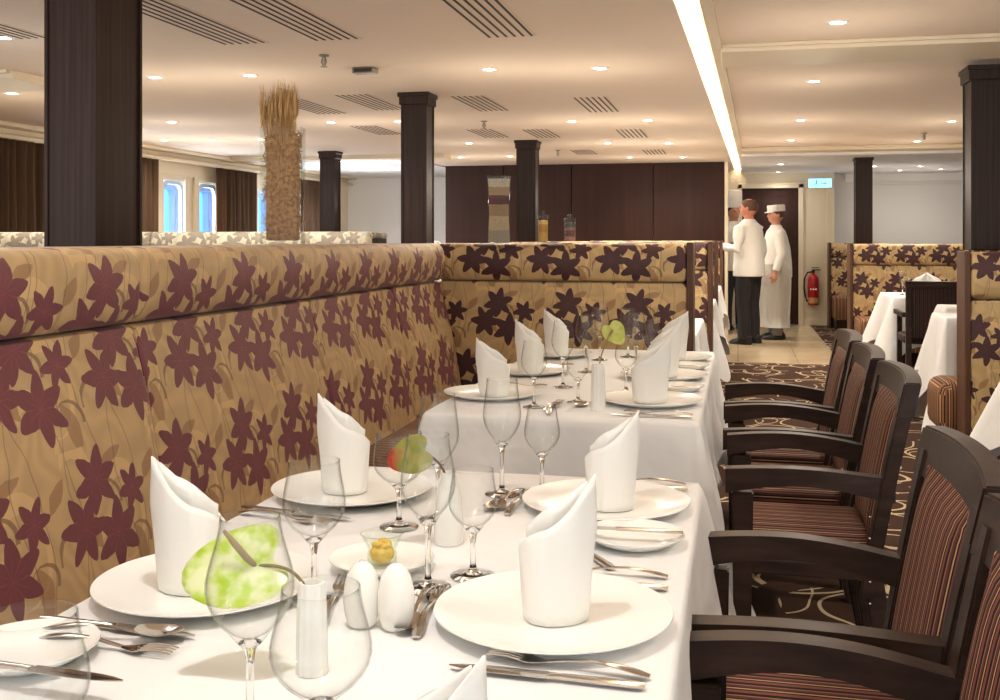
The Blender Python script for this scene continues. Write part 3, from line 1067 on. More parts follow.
# ---------------------------------------------------------------- chairs
def make_chair(label):
    """faces -x; origin on the floor at the seat centre"""
    t = thing('armchair', label, 'chair', group='striped armchairs along the aisle side of the tables')
    hw = .255
    # seat with crown, stripes running front to back
    prof = []
    hy = hw - .05
    N_ = 10
    for k in range(N_ + 1):
        q = -1 + 2 * k / N_
        prof.append((q * hy, .462 + .030 * (1 - abs(q) ** 3)))
    prof += [(hy + .004, .44), (hy - .004, .418), (-hy + .004, .418), (-hy - .004, .44)]
    bm = cushion(prof, -.235, .10, rnd=.03, swap=True)
    obj('seat', bm, 'stripe', t, smooth=True, autosmooth=60)
    # seat rails
    bm = NB()
    box(bm, -.235, .10, -hw + .02, -hw + .045, .385, .425, .004)
    box(bm, -.235, .10, hw - .045, hw - .02, .385, .425, .004)
    box(bm, -.24, -.215, -hw + .04, hw - .04, .385, .425, .004)
    box(bm, .08, .105, -hw + .04, hw - .04, .385, .425, .004)
    obj('seat_frame', bm, 'chair_wood', t)
    for s in (-1, 1):
        # front leg reaches up to the armrest
        bm = NB()
        yy = s * (hw - .02)
        def post(x0, x1, z0, z1, w0=.022, w1=.026, yc=yy):
            a = [bm.verts.new((x0 + dx * w0, yc + dy * .02, z0)) for dx, dy in ((-1, -1), (1, -1), (1, 1), (-1, 1))]
            b_ = [bm.verts.new((x1 + dx * w1, yc + dy * .02, z1)) for dx, dy in ((-1, -1), (1, -1), (1, 1), (-1, 1))]
            bm.faces.new(a[::-1]); bm.faces.new(b_); bridge(bm, a, b_)
        post(-.225, -.225, 0, .60, .018, .028)
        bmesh.ops.bevel(bm, geom=bm.edges[:], offset=.004, segments=2, affect='EDGES')
        obj('front_leg', bm, 'chair_wood', t)
        bm = NB()
        post(.16, .095, 0, .42, .018, .026, s * (hw - .045))
        bmesh.ops.bevel(bm, geom=bm.edges[:], offset=.004, segments=2, affect='EDGES')
        obj('rear_leg', bm, 'chair_wood', t)
        # armrest: a deep board with a bowed top and rounded front
        bm = NB()
        N2 = 16
        L = []
        for k in range(N2 + 1):
            q = k / N2
            x = -.268 + .421 * q
            zt = .660 + .012 * math.sin(PI * min(1, q * 1.1)) - .012 * q ** 2
            zb = zt - .062 + .018 * math.sin(PI * q)
            yc = s * (hw - .016 + .012 * math.sin(PI * q) - .03 * q ** 3)
            w = .021
            L.append([bm.verts.new((x, yc - w, zb)), bm.verts.new((x, yc + w, zb)), bm.verts.new((x, yc + w, zt)), bm.verts.new((x, yc - w, zt))])
        for a, b_ in zip(L, L[1:]): bridge(bm, a, b_)
        bm.faces.new(L[0][::-1]); bm.faces.new(L[-1])
        be = [e for e in bm.edges if len(e.link_faces) == 2 and e.calc_face_angle(0) > .6]
        bmesh.ops.bevel(bm, geom=be, offset=.005, segments=2, affect='EDGES')
        obj('armrest', bm, 'chair_wood', t, smooth=True, autosmooth=35)
    # reclined back: frame = stiles + curved crest + lower rail
    def bx(z):                # x of the back plane at height z
        return .085 + (z - .36) * .18 + .10 * max(0, z - .6) ** 2
    bm = NB()
    for s in (-1, 1):
        L = []
        for k in range(9):
            z = .34 + (.86 - .34) * k / 8
            x = bx(z)
            wi = .026
            yo = s * (hw - .045 + .022 * k / 8)
            L.append([bm.verts.new((x - .018, yo - wi, z)), bm.verts.new((x + .018, yo - wi, z)), bm.verts.new((x + .018, yo + wi, z)), bm.verts.new((x - .018, yo + wi, z))])
        for a, b_ in zip(L, L[1:]): bridge(bm, a, b_)
        bm.faces.new(L[0][::-1]); bm.faces.new(L[-1])
    def rail(z0, z1, yw, th, bow, crown=0):
        L = []
        n = 14
        for k in range(n + 1):
            q = -1 + 2 * k / n
            y_ = q * yw
            x0_, x1_ = bx(z0) + bow * (1 - q * q), bx(z1) + bow * (1 - q * q)
            zz = z1 + crown * (1 - q * q)
            L.append([bm.verts.new((x0_ - th, y_, z0)), bm.verts.new((x0_ + th, y_, z0)), bm.verts.new((x1_ + th, y_, zz)), bm.verts.new((x1_ - th, y_, zz))])
        for a, b_ in zip(L, L[1:]): bridge(bm, a, b_)
        bm.faces.new(L[0][::-1]); bm.faces.new(L[-1])
    rail(.805, .895, hw + .004, .021, .022, .008)
    rail(.44, .485, hw - .07, .014, .0)
    bmesh.ops.recalc_face_normals(bm, faces=bm.faces)
    be = [e for e in bm.edges if len(e.link_faces) == 2 and e.calc_face_angle(0) > .6]
    bmesh.ops.bevel(bm, geom=be, offset=.004, segments=2, affect='EDGES')
    obj('back_frame', bm, 'chair_wood', t, smooth=True, autosmooth=35)
    # padded back, vertical stripes
    bm = NB()
    uvl = bm.loops.layers.uv.new('UVMap')
    ny_, nz_ = 12, 14
    yw = hw - .075
    def grid(front):
        G = []
        for j in range(nz_ + 1):
            z = .47 + (.835 - .47) * j / nz_
            row = []
            for k in range(ny_ + 1):
                q = -1 + 2 * k / ny_
                e = (1 - abs(q) ** 5) * (1 - abs(2 * j / nz_ - 1) ** 7)
                off = (.010 + .022 * e) if front else -.012
                row.append(bm.verts.new((bx(z) - off + .010 * (1 - q * q), q * yw, z)))
            G.append(row)
        return G
    for front in (True, False):
        G = grid(front)
        for j in range(nz_):
            for k in range(ny_):
                f = bm.faces.new((G[j][k], G[j][k + 1], G[j + 1][k + 1], G[j + 1][k]))
                for l in f.loops: l[uvl].uv = (l.vert.co.y, l.vert.co.z)
        if front: GF = G
        else:
            GB = G
    per = lambda G: [G[0][k] for k in range(ny_)] + [G[j][ny_] for j in range(nz_)] + [G[nz_][ny_ - k] for k in range(ny_)] + [G[nz_ - j][0] for j in range(nz_)]
    a, b_ = per(GF), per(GB)
    for k in range(len(a)):
        f = bm.faces.new((a[k], a[(k + 1) % len(a)], b_[(k + 1) % len(a)], b_[k]))
        for l in f.loops: l[uvl].uv = (l.vert.co.y, l.vert.co.z)
    obj('backrest', bm, 'stripe', t, smooth=True, autosmooth=60)
    # nail heads up the back of the rear leg side
    bm = NB()
    for k in range(5):
        ellipsoid(bm, (.09, -hw + .018, .33 + .0 + k * .0 + k * .055), (.004, .003, .004), 8, 6)
    obj('studs', bm, 'steel', t, smooth=True)
    return t


chairs = [
    (.172, 1.35, 0, 'dark wooden armchair nearest the camera, its striped back cut by the right edge'),
    (.180, 1.905, 0, 'dark wooden armchair second nearest the camera, at the aisle side of the near table'),
    (.236, 3.04, 0, 'dark wooden striped armchair at the second table, nearest of that group of three'),
    (.222, 3.60, 0, 'middle one of three dark striped armchairs at the second table'),
    (.217, 4.16, 0, 'farthest of three dark striped armchairs at the second table'),
]
c0 = make_chair(chairs[0][3])
c0.location = (chairs[0][0], chairs[0][1], 0)
for x, y, rz, lab in chairs[1:]:
    dup(c0, (x, y, 0), rz, lab)

# dark chair at the far right table, its back to the camera
t = thing('side_chair', 'tall dark striped-back chair seen from behind at the far right table', 'chair', (*along(933, 8.5), 0), 0)
obj('seat', uvbox(-.22, .22, .0, .44, .40, .47, .02), 'stripe_dark', t, smooth=True, autosmooth=50)
bm = NB()
uvl = None
obj('backrest', uvbox(-.17, .17, -.055, -.02, .45, .87, .012), 'stripe_dark', t, smooth=True, autosmooth=50)
obj('back_frame', merge(boxo(-.215, -.17, -.06, -.02, 0, .90, .005), boxo(.17, .215, -.06, -.02, 0, .90, .005), boxo(-.22, .22, -.065, -.015, .86, .915, .008)), 'chair_wood', t)
for s in (-1, 1):
    obj('front_leg', boxo(s * .2 - .02, s * .2 + .02, .38, .42, 0, .63, .004), 'chair_wood', t)
    obj('armrest', boxo(s * .225 - .02, s * .225 + .02, -.04, .43, .62, .66, .006), 'chair_wood', t)
# another chair beyond, at its right


# ---------------------------------------------------------------- tableware
ZT = .751


def plate_bm(r):
    bm = NB()
    k = r / .157
    lathe(bm, [(0, .0045), (.08 * k, .0046), (.10 * k, .0058), (.118 * k, .0088), (.136 * k, .0130), (.150 * k, .0175), (.1565 * k, .0195), (.157 * k, .0180), (.150 * k, .0145), (.112 * k, .0035), (.092 * k, 0), (.0 * k, 0)], 72)
    return bm


_plates = {}


def plate(x, y, r, lab, z=ZT, grp='white dinner plates'):
    key = round(r, 3)
    if key not in _plates:
        o = obj('dinner_plate' if r > .12 else 'side_plate', plate_bm(r), 'china', smooth=True, autosmooth=50)
        _plates[key] = o
    else:
        o = _plates[key].copy(); COL.objects.link(o)
    o.location = (x, y, z)
    tag(o, lab, 'plate', grp)
    return o


def napkin_bm(seed, flip=1, h=.185, w=.085):
    """a stiff napkin folded into an upright sail: open V at the front, highest on one side"""
    rnd = random.Random(seed)
    bm = NB()
    def sheet(P, tops, lean, n=14, m=12, curl=.006):
        # P: plan polyline; tops: height at each plan point
        seg = []
        tot = 0
        for a, b_ in zip(P, P[1:]):
            tot += math.hypot(a[0] - b_[0], a[1] - b_[1]); seg.append(tot)
        G = []
        for k in range(n * (len(P) - 1) + 1):
            i = min(k // n, len(P) - 2); q = k / n - i
            p = (P[i][0] + (P[i + 1][0] - P[i][0]) * q, P[i][1] + (P[i + 1][1] - P[i][1]) * q)
            # bow each panel outwards
            nx_, ny_ = (P[i + 1][1] - P[i][1]), -(P[i + 1][0] - P[i][0])
            L = math.hypot(nx_, ny_) + 1e-9
            bw = curl * math.sin(PI * q)
            p = (p[0] + nx_ / L * bw, p[1] + ny_ / L * bw)
            s = q * q * (3 - 2 * q)
            tp = tops[i] + (tops[i + 1] - tops[i]) * (q * .55 + s * .45)
            col = []
            for j in range(m + 1):
                zz = tp * j / m
                f = zz / h
                sq = .88 + .24 * min(1, f * 1.5) - .20 * max(0, f - .55) + .01 * math.sin(k * .9 + zz * 60)
                col.append(bm.verts.new((flip * (p[0] * sq + lean * f * f), p[1] * sq, zz)))
            G.append(col)
        for a, b_ in zip(G, G[1:]):
            for j in range(m): bm.faces.new((a[j], b_[j], b_[j + 1], a[j + 1]))
    hw = w / 2
    # outer wrap: back-left -> front crease -> right -> back
    sheet([(-hw, .010), (-hw * .25, -.030), (hw, .004)], [h * .50, h * .66, h * 1.0], .004, curl=.009)
    sheet([(hw, .004), (hw * .3, .030), (-hw, .010)], [h * 1.0, h * .80, h * .50], .004, curl=.009)
    # inner fold standing behind, slightly lower with its own tip
    sheet([(-hw * .75, .012), (-hw * .1, -.012), (hw * .86, .006)], [h * .62, h * .80, h * .95], .0, curl=.003)
    bmesh.ops.remove_doubles(bm, verts=bm.verts, dist=.0004)
    return bm


def napkin(x, y, z, rz, lab, seed=1, flip=1, h=.185, w=.085):
    o = obj('napkin', napkin_bm(seed, flip, h, w), 'napkin', smooth=True, autosmooth=75)
    md = o.modifiers.new('cloth thickness', 'SOLIDIFY'); md.thickness = .0022; md.offset = 0
    o.location = (x, y, z + .0015)
    o.rotation_euler = (0, 0, rz)
    tag(o, lab, 'napkin', 'white napkins folded into standing sails')
    return o


def glass_prof(h, bw, rim, stem=.085, foot=.034):
    """wine glass: h total, bw greatest bowl radius, rim radius"""
    zb = stem
    bowl = h - zb
    out = [(0, 0), (foot, 0), (foot, .0015), (foot * .55, .004), (.007, .009), (.0042, .018), (.0038, zb - .02), (.006, zb - .004), (.012, zb + .003)]
    pr = []
    for k in range(1, 13):
        q = k / 12
        if q < .45:
            r = bw * math.sin(PI / 2 * (q / .45)) ** .62
        else:
            s = (q - .45) / .55
            r = bw + (rim - bw) * (s * s * (3 - 2 * s)) ** .9
        pr.append((r, zb + .003 + (bowl - .003) * q))
    outer = out + pr
    inner = [(max(0, r - .0011), z + (.0012 if i < 3 else 0)) for i, (r, z) in enumerate(pr)][::-1]
    stemp = out + [(.008, zb + .0045), (0, zb + .005)]
    bowlp = [(.0125, zb + .0032)] + pr + inner + [(.008, zb + .0085), (0, zb + .008)]
    return stemp, bowlp


_gl = {}


def wineglass(px, py, lab, h=.2, bw=.042, rim=.033, stem=None, xy=None):
    key = (h, bw, rim)
    if key not in _gl:
        stp, bop = glass_prof(h, bw, rim, stem or h * .42)
        o = thing('wine_glass', '', 'wine glass')
        bm = NB(); lathe(bm, bop, 40)
        obj('bowl', bm, 'glass', o, smooth=True)
        bm = NB(); lathe(bm, stp, 28)
        obj('stem', bm, 'stem_glass', o, smooth=True)
        _gl[key] = o
    else:
        o = dup(_gl[key], (0, 0, 0), 0, '')
    x, y = xy or at(px, py, ZT)
    o.location = (x, y, ZT)
    tag(o, lab, 'wine glass', 'stemmed wine glasses')
    return o


# cutlery -----------------------------------------------------------------
def loft(bm, secs, n=8):
    """secs: (x, halfwidth, z centre, thickness, sag) strips across y"""
    prev = None
    first = None
    for x, w, z, th, sag in secs:
        top = []; bot = []
        for k in range(n + 1):
            q = -1 + 2 * k / n
            zz = z - sag * (1 - q * q)
            top.append((x, q * w, zz + th * (1 - .5 * q * q))); bot.append((x, q * w * .98, zz - th * (1 - .5 * q * q)))
        cur = [bm.verts.new(p) for p in top + bot[::-1]]
        if prev: bridge(bm, prev, cur)
        else: first = cur
        prev = cur
    bm.faces.new(first[::-1]); bm.faces.new(prev)


def handle(bm, L0, L1, t=.0016):
    S_ = []
    for k in range(9):
        q = k / 8
        x = L0 + (L1 - L0) * q
        w = .0085 - .0055 * math.sin(PI * min(1, q * .62)) ** 1.2 if q < .8 else .0035
        z = .004 + .008 * math.sin(PI * q)
        S_.append((x, max(.0032, w if k else .005), z, t, 0))
    loft(bm, S_, 4)


def fork_bm():
    bm = NB()
    handle(bm, -.095, .03)
    loft(bm, [(.030, .0035, .004, .0014, 0), (.040, .008, .004, .0013, .0005), (.050, .0118, .0045, .0012, .001), (.060, .0125, .006, .0012, .001)], 4)
    for k in range(4):
        y_ = -.0098 + .00653 * k
        tube(bm, [(.058, y_, .0062), (.075, y_, .0085), (.090, y_, .0085), (.102, y_, .0065)], [.0019, .0017, .0014, .0009], 5)
    return bm


def spoon_bm():
    bm = NB()
    handle(bm, -.095, .035)
    S_ = []
    for k in range(11):
        q = k / 10
        w = .0205 * math.sin(PI * min(.985, .06 + q * .95)) ** .55
        S_.append((.033 + .062 * q, max(.003, w), .0075 + .003 * (2 * q - 1) ** 2, .0008, .0058 * math.sin(PI * q)))
    loft(bm, S_, 8)
    return bm


def knife_bm():
    bm = NB()
    loft(bm, [(-.115, .006, .005, .0028, 0), (-.10, .0072, .005, .0035, 0), (-.05, .006, .005, .0034, 0), (-.015, .0048, .005, .0034, 0), (-.005, .006, .005, .003, 0)], 4)
    S_ = []
    for k in range(9):
        q = k / 8
        S_.append((-.004 + .118 * q, .0095 * (1 - q ** 6 * .85), .005, .0009, 0))
    loft(bm, S_, 4)
    return bm


_cut = {}


def cutlery(kind, A, B, lab, z=ZT, world_pts=False):
    """A handle end, B head end, in picture coordinates on the table"""
    if kind not in _cut:
        o = obj({'fork': 'fork', 'spoon': 'spoon', 'knife': 'table_knife'}[kind], {'fork': fork_bm, 'spoon': spoon_bm, 'knife': knife_bm}[kind](), 'steel', smooth=True, autosmooth=50)
        _cut[kind] = o
    else:
        o = _cut[kind].copy(); COL.objects.link(o)
    a = A if world_pts else at(A[0], A[1], z); b_ = B if world_pts else at(B[0], B[1], z)
    an = math.atan2(b_[1] - a[1], b_[0] - a[0])
    hl = .115 if kind == 'knife' else .095
    o.location = (a[0] + hl * math.cos(an), a[1] + hl * math.sin(an), z)
    o.rotation_euler = (0, 0, math.atan2(b_[1] - a[1], b_[0] - a[0]))
    tag(o, lab, kind, 'silver cutlery on the tables')
    return o


# near table ---------------------------------------------------------------
RX, LX = -.238, -.742
P = {'R1': (RX, 1.365), 'R2': (RX - .004, 1.965), 'R0': (RX, .77), 'L1': (-.742, 1.375), 'L2': (-.742, 1.955)}
plate(*P['R1'], .157, 'large white dinner plate front right, its napkin standing tallest in front')
plate(*P['R2'], .157, 'white dinner plate at the far right corner of the near table')
plate(*P['R0'], .157, 'white dinner plate below the bottom edge, carrying the cut-off napkin')
plate(*P['L1'], .157, 'white dinner plate on the left edge of the near table, next to the lime flower')
plate(*P['L2'], .157, 'white dinner plate at the far left of the near table')
sx, sy = at(634, 541, .755)
plate(sx, sy, .083, 'small white side plate between the two right-hand dinner plates', grp='small side plates')
sx, sy = at(27, 656, .755)
plate(sx, sy, .083, 'small white side plate at the bottom left corner, knife across it', grp='small side plates')
jx, jy = at(382, 566, .755)
plate(jx, jy, .080, 'small white side plate under the jar in the centre of the near table', grp='small side plates')

NZ = ZT + .0048
napkin(P['R1'][0] + .005, P['R1'][1] - .01, NZ, R(8), 'tall white folded napkin standing front right, in the centre foreground', 1, 1, .190, .094)
napkin(P['R2'][0] + .012, P['R2'][1] - .03, NZ, R(2), 'white folded napkin on the far right plate of the near table', 2, 1, .180, .092)
napkin(P['R0'][0] - .005, P['R0'][1] - .0, NZ, R(5), 'white folded napkin tip cut off by the bottom edge', 3, 1, .180, .1)
napkin(P['L1'][0] - .018, P['L1'][1] - .02, NZ, R(18), 'white folded napkin standing behind the lime flower on the left', 4, -1, .190, .094)
napkin(P['L2'][0] - .012, P['L2'][1] - .01, NZ, R(16), 'white folded napkin on the far left plate of the near table', 5, -1, .195, .094)

wineglass(250, 739, 'large wine glass in front of the lime flower', .225, .0445, .030)
wineglass(321, 789, 'round-bowled wine glass beside the salt shaker, cut by the bottom edge', .185, .047, .036)
wineglass(314, 600, 'wine glass in front of the far left dinner plate', .195, .044, .036)
wineglass(399, 527, 'wine glass with the red and green flower behind its bowl', .165, .045, .040)
wineglass(428, 588, 'tall wine glass just right of the red and green flower', .222, .040, .031)
wineglass(473, 576, 'small wine glass left of the front right dinner plate', .160, .037, .031)
wineglass(438, 519, 'tall slim glass behind the cream vase', .225, .038, .031)
wineglass(502, 494, 'tallest wine glass before the second table front', .228, .038, .031)
wineglass(542, 492, 'small wine glass left of the far right plate', .172, .036, .029)
wineglass(30, 838, 'wine glass at the bottom left corner, only its rim showing', .188, .048, .038)

# salt and pepper
for i, (px, py, lab, nh) in enumerate(((362, 625, 'white egg-shaped pepper shaker, left of the pair', 3), (396, 628, 'white egg-shaped salt shaker, right of the pair', 1))):
    x, y = at(px, py, ZT)
    t = thing('shaker', lab, 'shaker', (x, y, ZT), 0, 'pair of egg shakers')
    bm = NB()
    lathe(bm, [(0, 0), (.015, 0), (.0185, .003), (.0225, .016), (.0245, .032), (.0235, .050), (.019, .068), (.012, .079), (.005, .0835), (0, .084)], 28)
    obj('body', bm, 'china', t, smooth=True)
    bm = NB()
    for k in range(nh):
        a = 2 * PI * k / nh
        ellipsoid(bm, (.004 * math.cos(a) * (nh > 1), .004 * math.sin(a) * (nh > 1), .0835), (.0009, .0009, .0009), 6, 4)
    obj('holes', bm, 'black', t)


# jar with yellow filling on the side plate
t = thing('butter_jar', 'small open glass jar with a yellow filling on the centre side plate', 'jar', (jx, jy, ZT + .0048))
bm = NB()
lathe(bm, [(0, 0), (.020, 0), (.023, .003), (.023, .018), (.021, .026), (.031, .046), (.0335, .050), (.0325, .0505), (.029, .046), (.019, .027), (.021, .018), (.021, .005), (0, .004)], 32)
obj('glass', bm, 'bowl_glass', t, smooth=True)
bm = NB(); ellipsoid(bm, (0, 0, .019), (.0195, .0195, .0145), 16, 10)
for k in range(7):
    a = k * .9
    ellipsoid(bm, (.010 * math.cos(a), .010 * math.sin(a), .031 + .002 * (k % 3)), (.007, .006, .005), 8, 6)
obj('filling', bm, 'butter', t, smooth=True)


# vases and anthuriums
def vase(px, py, h, r, lab, ribs=False, mat='china'):
    x, y = at(px, py, ZT)
    bm = NB()
    n = 48
    prof = [(0, 0), (r * .92, 0), (r, .004), (r * 1.0, h * .3), (r * .82, h * .65), (r * .52, h * .92), (r * .55, h), (r * .45, h), (r * .42, h * .9), (0, h * .85)] if not ribs else [(0, 0), (r, 0), (r, .004), (r * .96, h * .5), (r * .86, h * .96), (r * .8, h), (r * .65, h), (r * .6, h * .9), (0, h * .85)]
    lathe(bm, prof, n)
    if ribs:
        for v in bm.verts:
            rr = math.hypot(v.co.x, v.co.y)
            if rr > r * .8:
                a = math.atan2(v.co.y, v.co.x)
                f = 1 + .045 * math.cos(a * 12)
                v.co.x *= f; v.co.y *= f
    o = obj('bud_vase', bm, mat, smooth=True, autosmooth=50, loc=(x, y, ZT))
    tag(o, lab, 'vase', 'small white bud vases')
    return x, y


def heart(size, cup, mat, name='spathe'):
    bm = NB()
    n, m = 40, 9
    rows = []
    c = bm.verts.new((0, 0, 0))
    for j in range(1, m + 1):
        row = []
        for k in range(n):
            a = 2 * PI * k / n
            # cardioid-like heart, tip towards -x, notch towards +x
            r = .45 * size * (1.0 - .48 * math.exp(-(a if a < PI else a - 2 * PI) ** 2 / .22) + .34 * math.exp(-((a - PI) ** 2) / .30))
            rr = r * j / m
            x_, y_ = rr * math.cos(a) , rr * math.sin(a) * .92
            z_ = cup * (rr / size) ** 2 + .012 * size / .1 * math.sin(a * 3) * (j / m) ** 3 * .4
            row.append(bm.verts.new((x_, y_, z_)))
        rows.append(row)
    for k in range(n): bm.faces.new((c, rows[0][k], rows[0][(k + 1) % n]))
    for a, b_ in zip(rows, rows[1:]): bridge(bm, a, b_)
    bmesh.ops.solidify(bm, geom=bm.faces[:], thickness=.0012)
    return bm


def anthurium(vx, vy, vz, px, py, d, size, mat, smat, lab, tip_rot, tilt, spad=True):
    """flower head at picture point px, py and depth d; its stalk runs down into the vase at vx, vy"""
    x, y = along(px, d)
    z = EYE - (py - HOR) * d / FOC
    t = thing('anthurium', lab, 'flower', (vx, vy, vz))
    lx, ly, lz = x - vx, y - vy, z - vz
    e = obj('spathe', heart(size, .25 * size, mat), mat, t, smooth=True)
    e.location = (lx, ly, lz)
    e.rotation_euler = (R(tilt), 0, YAW + 0)
    e.rotation_mode = 'XYZ'
    mt = Matrix.Rotation(YAW, 4, 'Z') @ Matrix.Rotation(R(tilt), 4, 'X') @ Matrix.Rotation(R(tip_rot), 4, 'Z')
    e.rotation_euler = mt.to_euler()
    s0 = mt @ Vector((.06 * size, 0, -.003)); s1 = mt @ Vector((.0 * size, .06 * size, .08 * size)); s2 = mt @ Vector((-.14 * size, .30 * size, .26 * size))
    if spad:
        bm = NB(); tube(bm, [s0, s1, (s1 + s2) / 2, s2], [.0032, .0042, .004, .0018], 10)
        o = obj('spadix', bm, 'spadix', t, smooth=True); o.location = (lx, ly, lz)
    bm = NB()
    P0 = Vector((0, 0, -.05)); P3 = Vector((lx, ly, lz)) + s0
    P1 = Vector((0, 0, .02)); P2 = P3 * .6 + Vector((0, 0, .01))
    pts = []
    for k in range(13):
        q = k / 12
        pts.append(P0 * (1 - q) ** 3 + P1 * 3 * q * (1 - q) ** 2 + P2 * 3 * q * q * (1 - q) + P3 * q ** 3)
    tube(bm, pts, .0021, 8)
    obj('stalk', bm, smat, t, smooth=True)


vx, vy = vase(312, 672, .105, .018, 'ribbed white bud vase holding the lime flower, seen through glasses', True)
anthurium(vx, vy, ZT + .105, 249, 567, 1.235, .126, 'lime', 'stem_green', 'lime green heart-shaped flower leaning out over the front wine glasses', 18, 50)
vx, vy = vase(449, 543, .118, .0245, 'smooth cream bud vase between the wine glasses', False)
anthurium(vx, vy, ZT + .118, 415, 454, 1.70, .076, 'olive', 'stem_red', 'olive green heart-shaped flower with a red tip above the near table', 20, 74, spad=False)
vx, vy = vase(598, 410, .135, .021, 'ribbed white bud vase on the second table', True)
anthurium(vx, vy, ZT + .135, 613, 331, 3.3, .085, 'yellow_green', 'stem_green', 'pale yellow-green flower above the second table', 120, 70)

# cutlery on the near table
cutlery('fork', (650, 680), (492, 657), 'silver fork in front of the front right plate, upper of two')
cutlery('knife', (645, 690), (478, 672), 'silver knife at the bottom, in front of the front right plate')
cutlery('knife', (668, 591), (540, 581), 'silver knife right of the tall napkin, nearer of two handles')
cutlery('fork', (668, 579), (540, 569), 'silver fork right of the tall napkin, farther of two handles')
cutlery('knife', (683, 535), (606, 531), 'butter knife resting on the right-hand side plate', z=ZT + .0195)
cutlery('knife', (688, 491), (590, 486), 'silver knife beyond the far right plate at the table edge')
cutlery('fork', (686, 486), (592, 481), 'silver fork at the far right corner of the near table')
cutlery('knife', (612, 571), (537, 523), 'silver knife whose tip shows left of the far right plate')
cutlery('fork', (416, 640), (442, 584), 'dessert fork between the shakers and the front right plate')
cutlery('spoon', (432, 588), (405, 632), 'dessert spoon touching the fork beside the shakers')
cutlery('fork', (507, 516), (536, 487), 'dessert fork near the far right plate of the near table')
cutlery('spoon', (524, 490), (496, 508), 'dessert spoon beside the fork near the far right plate')
cutlery('fork', (321, 628), (340, 592), 'dessert fork seen through the round wine glass')
cutlery('knife', (42, 621), (208, 641), 'long silver knife left, under the spoon bowl')
cutlery('spoon', (40, 631), (178, 637), 'silver spoon on the left, its bowl towards the lime flower', z=ZT + .006)
cutlery('fork', (36, 640), (172, 656), 'silver fork nearest the bottom of the left cutlery set')
cutlery('knife', (-50, 662), (76, 679), 'knife across the bottom left side plate', z=ZT + .0195)
cutlery('knife', (243, 509), (366, 523), 'silver knife beside the far left plate, behind a wine glass')
cutlery('fork', (240, 514), (345, 528), 'silver fork beside the far left plate')

# second table -------------------------------------------------------------
ord_ = ['nearest', 'middle', 'farthest']
for i, yy in enumerate((3.24, 3.84, 4.43)):
    plate(-.262, yy, .157, '%s white dinner plate on the aisle side of the second table' % ord_[i])
    napkin(-.262 + .0, yy - .02, NZ, R(6 - 3 * i), '%s standing white napkin on the aisle side of the second table' % ord_[i], 10 + i, 1, .20, .11)
    for j, (k_, dx) in enumerate((('knife', .0), ('fork', .03))):
        cutlery(k_, (-.125, yy - .25 + .05 * j), (-.32, yy - .245 + .05 * j), '%s %s beside the %s aisle-side plate of the second table' % ('silver', k_, ord_[i]), world_pts=True)
    plate(-.765, yy + .03, .157, '%s white dinner plate on the banquette side of the second table' % ord_[i])
    napkin(-.755, yy + .0, NZ, R(10), '%s standing white napkin on the banquette side of the second table' % ord_[i], 20 + i, -1, (.185, .20, .20)[i], .10)
    if i < 2:
        plate(-.19, yy + .30, .083, 'small side plate right of the second table, %s of two' % ('nearer', 'farther')[i], grp='small side plates')
        cutlery('fork', (-.83, yy + .27), (-.64, yy + .28), 'silver fork between banquette-side plates of second table, %s of two' % ('nearer', 'farther')[i], world_pts=True)
cutlery('spoon', (548, 416), (560, 397), 'dessert spoon at the near end of the second table, left one')
cutlery('spoon', (606, 400), (583, 406), 'dessert spoon lying before the ribbed vase')
cutlery('fork', (545, 412), (572, 396), 'dessert fork at the near end of the second table')
for px, py, h, bw, lab in ((534, 407, .20, .040, 'wine glass at the near left of the second table'), (563, 387, .225, .040, 'wine glass left of the ribbed vase on the second table'),
                           (578, 402, .16, .036, 'small glass just left of the ribbed vase'), (626, 392, .175, .037, 'wine glass right of the ribbed vase'),
                           (586, 372, .22, .040, 'wine glass behind the ribbed vase on the second table'), (636, 372, .225, .040, 'tall wine glass behind the pale flower'),
                           (651, 366, .185, .038, 'wine glass beside the aisle-side napkins'), (600, 360, .22, .040, 'wine glass far back left of the pale flower'), (628, 357, .21, .040, 'farthest wine glass on the second table')):
    wineglass(px, py, lab, h, bw, bw * .78)

# far right table setting
zt = ZT
x0, y0 = xa + .3, ya1 + .15
for k, (dx, dy, lab) in enumerate(((.02, .0, 'wine glass on the left of the far right table'), (.0, .26, 'taller wine glass on the far right table'), (.70, .25, 'wine glass right of the dark chair on the far right table'))):
    wineglass(0, 0, lab, (.19, .22, .2)[k], .04, .032, xy=(xa + .13 + dx, ya1 + .1 + dy))
for k in range(2):
    o = obj('napkin', napkin_bm(30 + k, 1 - 2 * k, .205, .13), 'napkin', smooth=True)
    md = o.modifiers.new('cloth thickness', 'SOLIDIFY'); md.thickness = .002
    o.location = (xa + .24 + .15 * k, ya1 + .22 + .03 * k, ZT + .0015)
    tag(o, ('white pointed napkin on the far right table, left of two', 'white pointed napkin on the far right table, right of two')[k], 'napkin', 'white napkins on the far right table')
xe, ye = along(847, 12.0)

